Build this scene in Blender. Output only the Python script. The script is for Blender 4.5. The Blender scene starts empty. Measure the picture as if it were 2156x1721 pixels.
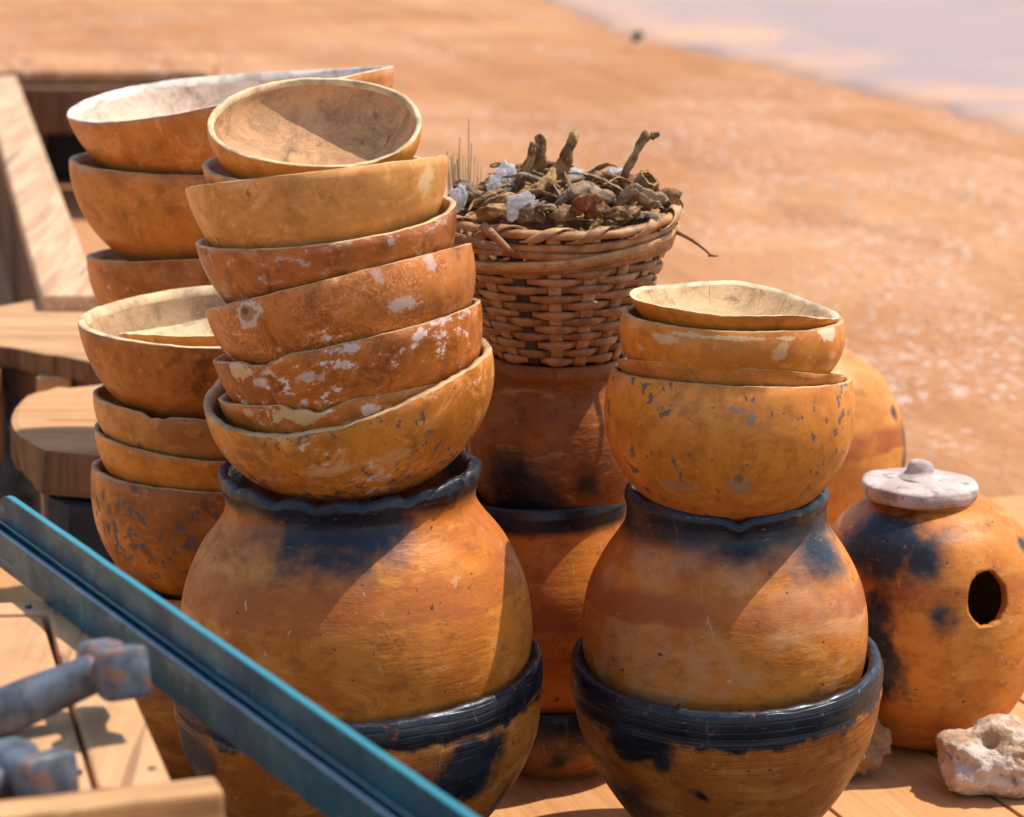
import bpy, bmesh, math, random
from math import radians as R_, sin, cos, pi, atan2, sqrt, asin
from mathutils import Vector as V, Matrix, noise as mn

sc = bpy.context.scene
col = sc.collection

# ------------------------------------------------------------------ camera, sky, sun, exposure
PITCH, FPX, CAMH = R_(14), 5817.0, 1.157          # FPX: focal length for a picture 2156 units wide
cam_d = bpy.data.cameras.new('camera')
cam = bpy.data.objects.new('camera', cam_d); col.objects.link(cam)
cam.location = (0, 0, CAMH); cam.rotation_euler = (pi/2 - PITCH, 0, 0)
cam_d.sensor_width = 36; cam_d.lens = 36*FPX/2156
cam_d.clip_start = 0.05; cam_d.clip_end = 3000
cam_d.dof.use_dof = True; cam_d.dof.focus_distance = 2.78; cam_d.dof.aperture_fstop = 6.3
sc.camera = cam

SUN = V((0.44, 0.17, 0.88)).normalized()           # direction towards the sun
world = bpy.data.worlds.new('World'); sc.world = world; world.use_nodes = True
wn = world.node_tree.nodes; bg = wn['Background']
sky = wn.new('ShaderNodeTexSky'); sky.sky_type = 'NISHITA'; sky.sun_disc = False
sky.sun_elevation = asin(SUN.z); sky.sun_rotation = atan2(SUN.x, SUN.y)
sky.dust_density = 0.8; sky.air_density = 1.3
world.node_tree.links.new(sky.outputs[0], bg.inputs[0]); bg.inputs[1].default_value = 0.15
sun_d = bpy.data.lights.new('sun', 'SUN'); sun_d.energy = 4.15; sun_d.angle = R_(0.5); sun_d.color = (1.0, 0.94, 0.86)
sun = bpy.data.objects.new('sun', sun_d); col.objects.link(sun)
sun.rotation_euler = SUN.to_track_quat('Z', 'Y').to_euler()
vs = sc.view_settings
vs.view_transform = 'Standard'; vs.look = 'None'; vs.gamma = 1.0; vs.exposure = 0.42; vs.use_curve_mapping = False
sc.cycles.max_bounces = 5; sc.cycles.diffuse_bounces = 3; sc.cycles.glossy_bounces = 2

# ------------------------------------------------------------------ helpers
FWD = V((0, cos(PITCH), -sin(PITCH))); UP = V((0, sin(PITCH), cos(PITCH))); EYE = V((0, 0, CAMH))
def ray(px, py): return FWD + V((1, 0, 0))*((px-1078)/FPX) - UP*((py-860.5)/FPX)
def at(px, py, Y): d = ray(px, py); return EYE + d*(Y/d.y)
def at_z(px, py, z): d = ray(px, py); return EYE + d*((z-CAMH)/d.z)
def mpp(p): return (p-EYE).dot(FWD)/FPX            # metres for one picture unit at p

def link_mesh(name, verts, faces, mats, parent=None, fmat=None, smooth=True, loc=None, rot=None, normals=None):
    me = bpy.data.meshes.new(name); me.from_pydata(verts, [], faces)
    for m in (mats if isinstance(mats, (list, tuple)) else [mats]): me.materials.append(m)
    if fmat: me.polygons.foreach_set('material_index', fmat)
    me.polygons.foreach_set('use_smooth', [smooth]*len(me.polygons))
    me.update()
    if normals: me.normals_split_custom_set_from_vertices(normals)
    o = bpy.data.objects.new(name, me); col.objects.link(o)
    if parent: o.parent = parent
    if loc is not None: o.location = loc
    if rot is not None: o.rotation_euler = rot
    return o
def tag(o, label=None, cat=None, group=None, kind=None):
    if label: o['label'] = label
    if cat: o['category'] = cat
    if group: o['group'] = group
    if kind: o['kind'] = kind
    return o
def empty(name, loc, rot=(0, 0, 0)):
    e = bpy.data.objects.new(name, None); col.objects.link(e); e.location = loc; e.rotation_euler = rot
    e.empty_display_size = 0.05
    return e
def lerp(a, b, t): return a+(b-a)*t
def sstep(a, b, x):
    t = max(0, min(1, (x-a)/(b-a))); return t*t*(3-2*t)

# ------------------------------------------------------------------ node material helper
class G:
    def __init__(s, name, rough=0.6, spec=0.4):
        s.m = bpy.data.materials.new(name); s.m.use_nodes = True; s.nt = s.m.node_tree; s.N = s.nt.nodes
        s.b = s.N['Principled BSDF']; s.b.inputs['Roughness'].default_value = rough
        s.b.inputs['Specular IOR Level'].default_value = spec
        s.tc = s.N.new('ShaderNodeTexCoord')
    def put(s, sock, v):
        if isinstance(v, bpy.types.NodeSocket): s.nt.links.new(v, sock)
        elif isinstance(v, (tuple, list)) and len(v) == 3 and sock.type == 'RGBA': sock.default_value = (*v, 1)
        else: sock.default_value = v
    def co(s, seed=0.0, scale=(1, 1, 1), rot=(0, 0, 0), src='Object'):
        mp = s.N.new('ShaderNodeMapping'); s.nt.links.new(s.tc.outputs[src], mp.inputs[0])
        mp.inputs['Location'].default_value = (seed*1.37, seed*2.11, seed*0.73)
        mp.inputs['Scale'].default_value = scale; mp.inputs['Rotation'].default_value = rot
        return mp.outputs[0]
    def co_along(s, seed, ang, scale):
        mp = s.N.new('ShaderNodeMapping'); s.nt.links.new(s.tc.outputs['Object'], mp.inputs[0]); mp.inputs['Rotation'].default_value = (0, 0, ang)
        m2 = s.N.new('ShaderNodeMapping'); s.nt.links.new(mp.outputs[0], m2.inputs[0]); m2.inputs['Scale'].default_value = scale; m2.inputs['Location'].default_value = (seed, seed*2, 0)
        return m2.outputs[0]
    def noise(s, vec, scale, detail=4, rough=0.55, dist=0.0, out=0):
        n = s.N.new('ShaderNodeTexNoise'); s.put(n.inputs['Vector'], vec)
        n.inputs['Scale'].default_value = scale; n.inputs['Detail'].default_value = detail
        n.inputs['Roughness'].default_value = rough; n.inputs['Distortion'].default_value = dist
        return n.outputs[out]
    def voro(s, vec, scale, feature='F1', out=0):
        n = s.N.new('ShaderNodeTexVoronoi'); n.feature = feature; s.put(n.inputs['Vector'], vec)
        n.inputs['Scale'].default_value = scale; return n.outputs[out]
    def math(s, op, a, b=0.0, c=None):
        n = s.N.new('ShaderNodeMath'); n.operation = op; s.put(n.inputs[0], a); s.put(n.inputs[1], b)
        if c is not None: s.put(n.inputs[2], c)
        return n.outputs[0]
    def vmath(s, op, a, b):
        n = s.N.new('ShaderNodeVectorMath'); n.operation = op; s.put(n.inputs[0], a); s.put(n.inputs[1], b)
        return n.outputs['Value'] if op in ('DISTANCE', 'LENGTH', 'DOT_PRODUCT') else n.outputs[0]
    def step(s, v, a, b, lo=0.0, hi=1.0):
        n = s.N.new('ShaderNodeMapRange'); n.interpolation_type = 'SMOOTHSTEP'; s.put(n.inputs[0], v)
        n.inputs[1].default_value = a; n.inputs[2].default_value = b; n.inputs[3].default_value = lo; n.inputs[4].default_value = hi
        return n.outputs[0]
    def mix(s, f, a, b, mode='MIX'):
        n = s.N.new('ShaderNodeMix'); n.data_type = 'RGBA'; n.blend_type = mode
        s.put(n.inputs[0], f); s.put(n.inputs[6], a); s.put(n.inputs[7], b); return n.outputs[2]
    def z(s, vec):
        n = s.N.new('ShaderNodeSeparateXYZ'); s.put(n.inputs[0], vec); return n.outputs
    def bump(s, h, strength=0.3, dist=0.004, prev=None):
        n = s.N.new('ShaderNodeBump'); s.put(n.inputs['Height'], h); n.inputs['Strength'].default_value = strength
        n.inputs['Distance'].default_value = dist
        if prev: s.nt.links.new(prev, n.inputs['Normal'])
        return n.outputs[0]
    def done(s, colr, rough=None, normal=None):
        s.put(s.b.inputs['Base Color'], colr)
        if rough is not None: s.put(s.b.inputs['Roughness'], rough)
        if normal is not None: s.nt.links.new(normal, s.b.inputs['Normal'])
        return s.m

def gourd_mat(name, seed, base, dark, flake=0.0, spot=0.0, scuff=0.4, fibre=0.0, rough=0.36, flake_col=(0.70, 0.58, 0.46), marks=(), stain=0.5):
    g = G(name, rough, 0.36); c = g.co(seed); o = g.tc.outputs['Object']
    base = (base[0]*1.10, base[1]*0.865, base[2]*0.72); dark = (dark[0]*0.98, dark[1]*0.82, dark[2]*0.62)
    deep = tuple(x*0.5 for x in dark); pale = tuple(min(1, x*1.2+0.05) for x in base)
    a = g.noise(c, 10, 4, 0.62, 0.7); colr = g.mix(g.step(a, 0.34, 0.66), base, dark)
    b = g.noise(c, 42, 4, 0.68); colr = g.mix(g.step(b, 0.46, 0.74, 0, 0.6), colr, deep)
    sc_ = g.noise(g.co(seed+1.5), 17, 5, 0.68, 1.6); colr = g.mix(g.step(sc_, 0.53, 0.66, 0, scuff), colr, pale)
    fine = g.noise(g.co(seed+2.5, (1, 1, 2.2)), 130, 3, 0.7); colr = g.mix(g.step(fine, 0.55, 0.72, 0, 0.28), colr, deep)
    scr = g.noise(g.co(seed+9.5, (0.25, 1.2, 2.4), (0.5, 0.3, 0.2)), 60, 2, 0.5, 1.2); colr = g.mix(g.step(scr, 0.70, 0.73, 0, 0.3), colr, pale)
    sn = g.noise(g.co(seed+19), 20, 5, 0.74, 0.8); colr = g.mix(g.step(sn, 0.50, 0.72, 0, stain), colr, tuple(x*0.34 for x in dark))
    sk = g.noise(g.co(seed+23), 75, 3, 0.7); colr = g.mix(g.step(sk, 0.60, 0.68, 0, 0.35), colr, pale)
    hgt = g.math('MULTIPLY', b, 0.4); rg = g.step(a, 0.3, 0.7, rough-0.06, rough+0.16)
    if fibre:
        f = g.noise(g.co(seed+3), 120, 2, 0.7, 2.8); fm = g.step(f, 0.5, 0.60)
        big = g.step(g.noise(c, 12, 2), 0.4, 0.6, 0, fibre)
        fm = g.math('MULTIPLY', fm, big)
        colr = g.mix(fm, colr, tuple(min(1, x*1.35+0.03) for x in base)); hgt = g.math('ADD', hgt, g.math('MULTIPLY', fm, 0.25))
    if spot:
        s1 = g.noise(g.co(seed+7, (1, 1, 0.8)), 78, 3, 0.62); s2 = g.noise(g.co(seed+8), 13, 2)
        th = 0.80-0.12*spot
        sm = g.step(g.math('ADD', s1, g.math('MULTIPLY', g.math('SUBTRACT', s2, 0.5), 0.5)), th-0.09, th-0.06)
        colr = g.mix(g.math('MULTIPLY', sm, 0.85), colr, (0.115, 0.085, 0.075)); hgt = g.math('SUBTRACT', hgt, g.math('MULTIPLY', sm, 0.4))
        rg = g.math('ADD', rg, g.math('MULTIPLY', sm, 0.3))
    if flake:
        s1 = g.noise(g.co(seed+5, (1, 1, 1.6)), 52, 4, 0.72); s2 = g.noise(g.co(seed+6), 11, 2)
        v = g.math('ADD', s1, g.math('MULTIPLY', g.math('SUBTRACT', s2, 0.5), 0.55)); th = 0.80-0.16*flake
        fm = g.step(v, th-0.05, th-0.03); vary = g.step(g.noise(c, 60, 2), 0.3, 0.7, 0.35, 1.0)
        halo = g.step(v, th-0.16, th-0.04, 0, 0.45); colr = g.mix(halo, colr, pale)
        colr = g.mix(g.math('MULTIPLY', fm, vary), colr, flake_col); hgt = g.math('ADD', hgt, g.math('MULTIPLY', fm, 0.45))
        rg = g.math('ADD', rg, g.math('MULTIPLY', fm, 0.12))
    if marks:
        wob = g.math('SUBTRACT', g.noise(g.co(seed+14), 70, 5, 0.75, 0.6), 0.5); wob2 = g.math('SUBTRACT', g.noise(g.co(seed+15), 26, 2), 0.5); wob = g.math('ADD', g.math('MULTIPLY', wob, 1.3), g.math('MULTIPLY', wob2, 1.1))
        for (p, rx, rz, mc, st, hard) in marks:
            d = g.vmath('SUBTRACT', o, tuple(p)); d = g.vmath('MULTIPLY', d, (1/rx, 1/rx, 1/rz)); d = g.vmath('LENGTH', d, (0, 0, 0))
            d = g.math('ADD', d, g.math('MULTIPLY', wob, 2.6))
            colr = g.mix(g.step(d, hard, 1.0, st, 0), colr, mc)
    return g.done(colr, rg, g.bump(hgt, 0.35, 0.0013))

def inner_mat(name, seed, base, dark, crack=False):
    g = G(name, 0.7, 0.25); c = g.co(seed)
    a = g.noise(c, 13, 5, 0.68, 1.4); colr = g.mix(g.step(a, 0.36, 0.64), base, dark)
    f = g.noise(g.co(seed+2), 120, 3, 0.7, 2.2); colr = g.mix(g.step(f, 0.45, 0.65, 0, 0.4), colr, tuple(min(1, x*1.2) for x in base))
    k = g.noise(g.co(seed+4), 28, 4, 0.65, 1.0); colr = g.mix(g.step(k, 0.54, 0.72, 0, 0.75), colr, tuple(x*0.5 for x in dark))
    if crack:
        z_ = g.z(g.tc.outputs['Object']); ang = g.math('ARCTAN2', z_[1], z_[0])
        w = g.math('ADD', g.math('MULTIPLY', ang, 3.6), g.math('MULTIPLY', g.noise(g.co(seed+9), 25, 3), 0.25)); w = g.math('ABSOLUTE', g.math('SUBTRACT', g.math('FRACT', w), 0.5))
        cr = g.math('MULTIPLY', g.step(w, 0.0, 0.02, 1, 0), g.step(g.noise(g.co(seed+12), 16, 2), 0.42, 0.52)); colr = g.mix(g.math('MULTIPLY', cr, 0.8), colr, tuple(x*0.25 for x in dark))
    return g.done(colr, None, g.bump(f, 0.3, 0.0012))
def rim_mat(name, seed, base):
    g = G(name, 0.6, 0.3); c = g.co(seed)
    a = g.noise(c, 26, 4, 0.65); colr = g.mix(g.step(a, 0.38, 0.66), base, tuple(x*0.5 for x in base))
    return g.done(colr)

CLAY, CLAY_D, CLAY_R = (0.62, 0.208, 0.030), (0.47, 0.130, 0.016), (0.36, 0.088, 0.024)
SOOT = (0.007, 0.009, 0.015)
def clay_mat(name, seed, rim=None, band=None, blots=(), base=CLAY, dark=CLAY_D, streak=1.0, fleck=0.7, rough=0.47, pale=0.0, ragged=0.35, groove=0.0):
    """rim=(z0,z1,wobble): soot from z1 upward; band=(z0,z1,strength): red slip; blots: (x,y,z,r,soft[,zstretch]) soot clouds in the pot's own space."""
    g = G(name, rough, 0.22); c = g.co(seed); o = g.tc.outputs['Object']
    a = g.noise(g.co(seed, (1, 1, 1.3)), 8, 4, 0.6, 0.6); colr = g.mix(g.step(a, 0.34, 0.66), base, dark)
    b = g.noise(g.co(seed+2, (1, 1, 1.5)), 40, 4, 0.72); colr = g.mix(g.step(b, 0.46, 0.72, 0, 0.6), colr, tuple(x*0.5 for x in dark))
    gold = g.noise(g.co(seed+21, (1, 1, 2)), 15, 4, 0.65, 0.8); colr = g.mix(g.step(gold, 0.52, 0.68, 0, 0.5), colr, (0.68, 0.295, 0.070))
    if pale:
        p = g.noise(g.co(seed+11), 12, 4, 0.6, 0.8); colr = g.mix(g.step(p, 0.48, 0.66, 0, pale), colr, (0.54, 0.32, 0.20))
    zz = g.z(o)[2]
    wob = g.math('SUBTRACT', g.noise(g.co(seed+4), 7, 3, 0.55), 0.5); wobf = g.math('SUBTRACT', g.noise(g.co(seed+5), 36, 5, 0.68), 0.5)
    if band:
        zb = g.math('ADD', zz, g.math('ADD', g.math('MULTIPLY', wob, 0.035), g.math('MULTIPLY', wobf, 0.014)))
        bm_ = g.math('MULTIPLY', g.step(zb, band[0]-0.003, band[0]+0.002), g.step(zb, band[1]-0.008, band[1]+0.008, 1, 0))
        bm_ = g.math('MULTIPLY', bm_, g.step(g.noise(g.co(seed+17), 12, 3), 0.36, 0.56, 0.25, band[2]))
        colr = g.mix(bm_, colr, CLAY_R)
    soot = None
    if rim:
        zr = g.math('ADD', zz, g.math('ADD', g.math('MULTIPLY', wob, rim[2]), g.math('MULTIPLY', wobf, rim[2]*ragged)))
        soot = g.step(zr, rim[0], rim[1])
    wv = g.noise(g.co(seed+30), 13, 3, 0.6, 0.3, 1); wv = g.vmath('SUBTRACT', wv, (0.5, 0.5, 0.5)); wv = g.vmath('MULTIPLY', wv, (0.065, 0.065, 0.065)); ow = g.vmath('ADD', o, wv)
    for bl in blots:
        x, y, z, r, soft = bl[:5]; zs = bl[5] if len(bl) > 5 else 1.0
        dv = g.vmath('SUBTRACT', ow, (x, y, z)); dv = g.vmath('MULTIPLY', dv, (1, 1, 1/zs)); dv = g.vmath('LENGTH', dv, (0, 0, 0))
        dv = g.math('ADD', dv, g.math('ADD', g.math('MULTIPLY', wob, r*0.5), g.math('MULTIPLY', wobf, r*0.8)))
        k = g.step(dv, r*(1-soft), r, 1, 0)
        soot = k if soot is None else g.math('MAXIMUM', soot, k)
    rg = g.step(b, 0.3, 0.7, rough-0.08, rough+0.14)
    if soot is not None:
        g.put(g.b.inputs['Specular IOR Level'], g.math('ADD', 0.22, g.math('MULTIPLY', soot, 0.22)))
        sv = g.mix(g.step(g.noise(g.co(seed+6), 24, 4, 0.65), 0.42, 0.7), SOOT, (0.022, 0.025, 0.036))
        worn = g.step(g.noise(g.co(seed+12, (1, 1, 2.5)), 52, 4, 0.68), 0.62, 0.72, 1.0, 0.5)
        colr = g.mix(g.math('MULTIPLY', soot, worn), colr, sv)
        rg = g.math('SUBTRACT', rg, g.math('MULTIPLY', soot, 0.10)); clean = g.math('SUBTRACT', 1.0, g.math('MULTIPLY', soot, 0.75))
    else: clean = 1.0
    if fleck:
        f = g.noise(g.co(seed+8, (1, 1, 0.7)), 110, 3, 0.6, 0.6); colr = g.mix(g.math('MULTIPLY', g.step(f, 0.70, 0.72, 0, fleck), clean), colr, (0.64, 0.46, 0.33))
        f2 = g.noise(g.co(seed+9), 105, 2, 0.55); colr = g.mix(g.step(f2, 0.715, 0.735, 0, 0.9), colr, (0.06, 0.04, 0.035))
        f3 = g.noise(g.co(seed+10, (1.5, 1.5, 0.35), (0.5, 0.3, 0)), 55, 3, 0.6, 1.4); colr = g.mix(g.math('MULTIPLY', g.step(f3, 0.68, 0.72, 0, 0.4), clean), colr, (0.62, 0.38, 0.2))
    st = g.noise(g.co(seed+13, (1, 1, 4.2)), 36, 3, 0.66, 0.3)
    h = g.math('ADD', g.math('MULTIPLY', st, streak), g.math('MULTIPLY', g.noise(c, 130, 2, 0.7), 0.4))
    if groove:
        gz = g.math('ADD', zz, g.math('MULTIPLY', g.math('SUBTRACT', g.noise(g.co(seed+31), 9, 2), 0.5), 0.012)); gs = g.math('SINE', g.math('MULTIPLY', gz, 2*pi/0.0085))
        gs = g.math('MULTIPLY', g.step(gs, 0.55, 0.95), g.math('MULTIPLY', g.step(zz, groove, groove+0.01), g.step(g.noise(g.co(seed+33), 20, 2), 0.38, 0.5))); h = g.math('SUBTRACT', h, g.math('MULTIPLY', gs, 0.8))
    return g.done(colr, rg, g.bump(h, 0.38, 0.0026*max(streak, 0.5)))

def wood_mat(name, seed, base, dark, axis=0, rough=0.75, grain=1.0, dust=0.0, dust_col=(0.55, 0.30, 0.15)):
    g = G(name, rough, 0.25); s = [9.0, 9.0, 9.0]; s[axis] = 0.7
    a = g.noise(g.co(seed, s), 4, 5, 0.65, 0.7); colr = g.mix(g.step(a, 0.36, 0.68), base, dark)
    s2 = [40.0, 40.0, 40.0]; s2[axis] = 1.5
    f = g.noise(g.co(seed+3, s2), 3, 4, 0.6); colr = g.mix(g.step(f, 0.5, 0.72, 0, 0.55*grain), colr, tuple(x*0.45 for x in dark))
    k = g.noise(g.co(seed+5), 6, 5, 0.6, 0.5); colr = g.mix(g.step(k, 0.55, 0.75, 0, 0.5), colr, tuple(x*0.5 for x in dark))
    sp = [60.0, 60.0, 60.0]; sp[axis] = 2.2
    ck = g.noise(g.co(seed+14, sp), 1.0, 2, 0.5, 0.6); colr = g.mix(g.step(ck, 0.66, 0.70, 0, 0.8), colr, tuple(x*0.25 for x in dark))
    gw = g.noise(g.co(seed+16), 14, 4, 0.7, 0.8); colr = g.mix(g.step(gw, 0.56, 0.70, 0, 0.45), colr, tuple(x*0.5 for x in dark))
    if dust: colr = g.mix(g.step(g.noise(g.co(seed+8), 4, 5, 0.6), 0.35, 0.65, dust*0.4, dust), colr, dust_col)
    return g.done(colr, None, g.bump(g.math('ADD', f, g.math('MULTIPLY', a, 0.6)), 0.5, 0.003))

# ------------------------------------------------------------------ surfaces of revolution
def smooth_profile(pts, n):
    """Catmull-Rom through (r,z) points, n points per span."""
    out = []
    P = [pts[0]] + list(pts) + [pts[-1]]
    for i in range(1, len(P)-2):
        p0, p1, p2, p3 = P[i-1], P[i], P[i+1], P[i+2]
        for k in range(n):
            t = k/n
            q = []
            for j in (0, 1):
                q.append(0.5*((2*p1[j]) + (-p0[j]+p2[j])*t + (2*p0[j]-5*p1[j]+4*p2[j]-p3[j])*t*t + (-p0[j]+3*p1[j]-3*p2[j]+p3[j])*t**3))
            out.append((max(q[0], 0.0), q[1]))
    out.append(pts[-1]); return out
def offset_profile(prof, th):
    """prof runs rim -> bottom pole; returns the inner skin rim -> pole."""
    out = []
    n = len(prof)
    for i, (r, z) in enumerate(prof):
        a = prof[max(0, i-1)]; b = prof[min(n-1, i+1)]
        dr, dz = b[0]-a[0], b[1]-a[1]; L = math.hypot(dr, dz) or 1e-9
        nr, nz = dz/L, -dr/L                       # points to the axis / upward when going down the outside
        out.append((max(r+nr*th, 0.0), z+nz*th))
    out[-1] = (0.0, prof[-1][1]+th)
    # stop crossing at the pole
    res = []
    for p in out:
        if res and (p[1] > res[-1][1]+1e-6 and p[0] < 0.02): continue
        res.append(p)
    res[-1] = (0.0, res[-1][1]); return res
def ring_mesh(prof, n, disp, tags):
    """prof: list of (r,z,tag) from outer bottom pole over the rim to the inner bottom pole."""
    verts, rings = [], []
    for i, (r, z) in enumerate(prof):
        if r < 1e-6:
            rings.append([len(verts)]); verts.append(disp(0, 0, z, 0, i)); continue
        row = []
        for k in range(n):
            th = 2*pi*k/n; row.append(len(verts)); verts.append(disp(r*cos(th), r*sin(th), z, th, i))
        rings.append(row)
    faces, ft = [], []
    for i in range(len(rings)-1):
        A, B = rings[i], rings[i+1]
        for k in range(n):
            k2 = (k+1) % n
            if len(A) == 1: f = (A[0], B[k2], B[k])
            elif len(B) == 1: f = (A[k], A[k2], B[0])
            else: f = (A[k], A[k2], B[k2], B[k])
            faces.append(f); ft.append(tags[i])
    return verts, faces, ft, rings
def split_parts(name_root, verts, faces, ft, names, mats, parent):
    """one object per tag, sharing smooth normals across the seam"""
    me = bpy.data.meshes.new('tmp'); me.from_pydata(verts, [], faces); me.update()
    vn = [v.normal.copy() for v in me.vertices]; bpy.data.meshes.remove(me)
    out = {}
    for t, nm in names.items():
        fs = [f for f, q in zip(faces, ft) if q == t]
        used = sorted({i for f in fs for i in f}); mp = {u: i for i, u in enumerate(used)}
        out[t] = link_mesh(nm, [verts[u] for u in used], [tuple(mp[i] for i in f) for f in fs], mats[t], parent, normals=[vn[u] for u in used])
    return out

# ------------------------------------------------------------------ gourd bowls
BOWLS = 'halved gourd bowls in stacks'
def bowl(label, L, R, sag, Y, depth, mats, a0=0.0, boxy=1.0, th=0.0075, oval=1.0, waves=(), chips=(), lump=0.012, seed=1, group=BOWLS, rimr=0.0007, marks=()):
    mid = ((L[0]+R[0])/2, (L[1]+R[1])/2); C = at(mid[0], mid[1], Y); m = mpp(C)
    hw = math.hypot(R[0]-L[0], R[1]-L[1])/2*m; H = depth*m
    roll = atan2(-(R[1]-L[1]), R[0]-L[0])
    e = asin((CAMH-C.z)/(C-EYE).length)
    psi = asin(max(-0.9, min(0.9, sag*m/hw/oval))) - e
    M = Matrix.Rotation(roll, 3, -FWD) @ Matrix.Rotation(psi, 3, 'X')
    a0r = R_(a0); nseg = 26; Mi = M.inverted()
    outer = []
    s0 = sin(a0r); c0 = max(cos(a0r), 1e-3)**boxy
    for i in range(nseg+1):
        a = lerp(a0r, -pi/2, (i/nseg)**0.92)
        outer.append((hw*(max(cos(a), 0)**boxy)/c0, H*(sin(a)-s0)/(1+s0)))
    outer[-1] = (0.0, outer[-1][1])
    th *= 0.86
    mk = []
    for (px, py, rx, ry, mc, st, hard) in marks:     # find where that spot of the skin lies
        for k in range(400):
            q = Mi @ (at(px, py, Y-0.24+0.001*k)-C)
            if -H < q.z < 0.004:
                ro = next((outer[i][0] for i in range(len(outer)-1) if outer[i][1] >= q.z >= outer[i+1][1]), outer[0][0])
                if math.hypot(q.x, q.y/oval) <= ro: mk.append((q, rx*m, ry*m, mc, st, hard)); break
    i_, base_, dark_, inn_, rim_, kw = mats
    mats = [gourd_mat('gourd_skin_%d' % i_, i_*4.7, base_, dark_, marks=mk, **kw), rim_mat('gourd_cut_%d' % i_, i_*2.9, rim_), inner_mat('gourd_inside_%d' % i_, i_*3.7, inn_, tuple(x*0.58 for x in inn_), i_ == 11)]
    inner = offset_profile(outer, th)
    ins = [(r, z) for (r, z) in inner if z < -th*0.25]
    rim = [(outer[0][0]-th*0.08, th*0.10), (outer[0][0]-th*0.45, th*0.13), (outer[0][0]-th*0.88, th*0.06)]
    prof = outer[::-1] + rim + ins
    no = len(outer)
    tags = [0]*(no-1) + [1]*4 + [2]*(len(prof)-no-3)
    tags = tags[:len(prof)-1]
    rnd = random.Random(seed); sx = rnd.uniform(-50, 50)
    def disp(x, y, z, t, i):
        q = V((x, y, z))
        k = 1+lump*mn.noise(V((x*9+sx, y*9, z*9)))*1.6
        if i >= no: k += 0.014*mn.noise(V((cos(t)*2.6+sx, sin(t)*2.6, 9)))
        x2, y2 = x*k, y*k*oval
        fall = max(0.0, 1+z/H)**1.6 if z < 0 else 1.0
        dz = 0
        for (am, fr, ph) in waves: dz += am*hw*cos(fr*(t-R_(ph)))
        dz += rimr*1.2*mn.noise(V((cos(t)*5+sx, sin(t)*5, 3))) + rimr*0.7*mn.noise(V((cos(t)*16+sx, sin(t)*16, 7)))
        cf = max(0.0, 1+z/(0.18*H)) if z < 0 else 1.0
        for (ct, cw, cd) in chips:
            d = (t-R_(ct)+pi) % (2*pi)-pi
            dz -= cd*max(0, 1-(d/R_(cw))**2)*cf*(0.8+0.4*mn.noise(V((t*30, sx, 0))))
        return (x2, y2, z+dz*fall)
    v, f, ft, _ = ring_mesh(prof, 112, disp, tags)
    o = link_mesh('gourd_bowl', v, f, mats, fmat=ft)
    o.matrix_world = Matrix.Translation(C) @ M.to_4x4()
    return tag(o, label, 'bowl', group)

# ------------------------------------------------------------------ clay vessels
def vessel(name, label, cat, cx, Y, prof_px, th_px, mats, rim_at, group=None, tilt=(0, 0), lip=True, lump=0.012, waves=(), rough_rim=0.0, seed=1, rim_name='rim', dent=None, open_top=True, n=128):
    """prof_px: (picture y, half width) from the rim down; rim_at: picture y where the rim part ends."""
    base_z = at(cx, prof_px[-1][0], Y).z; p0 = at(cx, prof_px[-1][0], Y)
    pts = []
    for (y, h) in prof_px:
        p = at(cx, y, Y); pts.append((h*mpp(p), p.z-base_z))
    m = mpp(p0); th = th_px*m
    outer = smooth_profile(pts, 5); inner = offset_profile(outer, th)
    ztop = outer[0][1]; r0 = outer[0][0]
    ins = [(r, z) for (r, z) in inner if z < ztop-th*0.45]
    rimp = [(r0-th*0.06, ztop+th*0.22), (r0-th*0.28, ztop+th*0.40), (r0-th*0.55, ztop+th*0.42), (r0-th*0.84, ztop+th*0.22), (r0-th*0.98, ztop-th*0.12)]
    prof = outer[::-1]+rimp+ins
    zr = at(cx, rim_at, Y).z-base_z
    tags = []
    no = len(outer)
    for i in range(len(prof)-1):
        za = (prof[i][1]+prof[i+1][1])/2
        tags.append(1 if za > zr else 0)
    rnd = random.Random(seed); sx = rnd.uniform(-50, 50); hmax = ztop
    def disp(x, y, z, t, i):
        k = 1+lump*(mn.noise(V((x*6+sx, y*6, z*8)))*1.5+0.5*mn.noise(V((x*17+sx, y*17, z*24))))
        dz = 0
        fall = max(0.0, (z-zr+0.01)/(hmax-zr+0.01))
        for (am, fr, ph) in waves: dz += am*cos(fr*(t-R_(ph)))
        rr = 0
        if rough_rim:
            dz += rough_rim*(mn.noise(V((cos(t)*6+sx, sin(t)*6, 1)))+0.6*mn.noise(V((cos(t)*19+sx, sin(t)*19, 4))))
            rr = rough_rim*0.5*mn.noise(V((cos(t)*14, sin(t)*14+sx, z*60)))
        f = min(1, fall)**1.2
        if dent:
            d = (t-R_(dent[0])+pi) % (2*pi)-pi; dz -= dent[2]*math.exp(-(d/R_(dent[1]))**2)
        return (x*k+cos(t)*rr*f, y*k+sin(t)*rr*f, z+dz*f)
    v, f, ft, _ = ring_mesh(prof, n, disp, tags)
    e = empty(name, p0, (R_(tilt[0]), R_(tilt[1]), 0))
    tag(e, label, cat, group)
    split_parts(name, v, f, ft, {0: 'body', 1: rim_name}, {0: mats, 1: mats}, e)
    return e, (hmax, r0, m)

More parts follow.
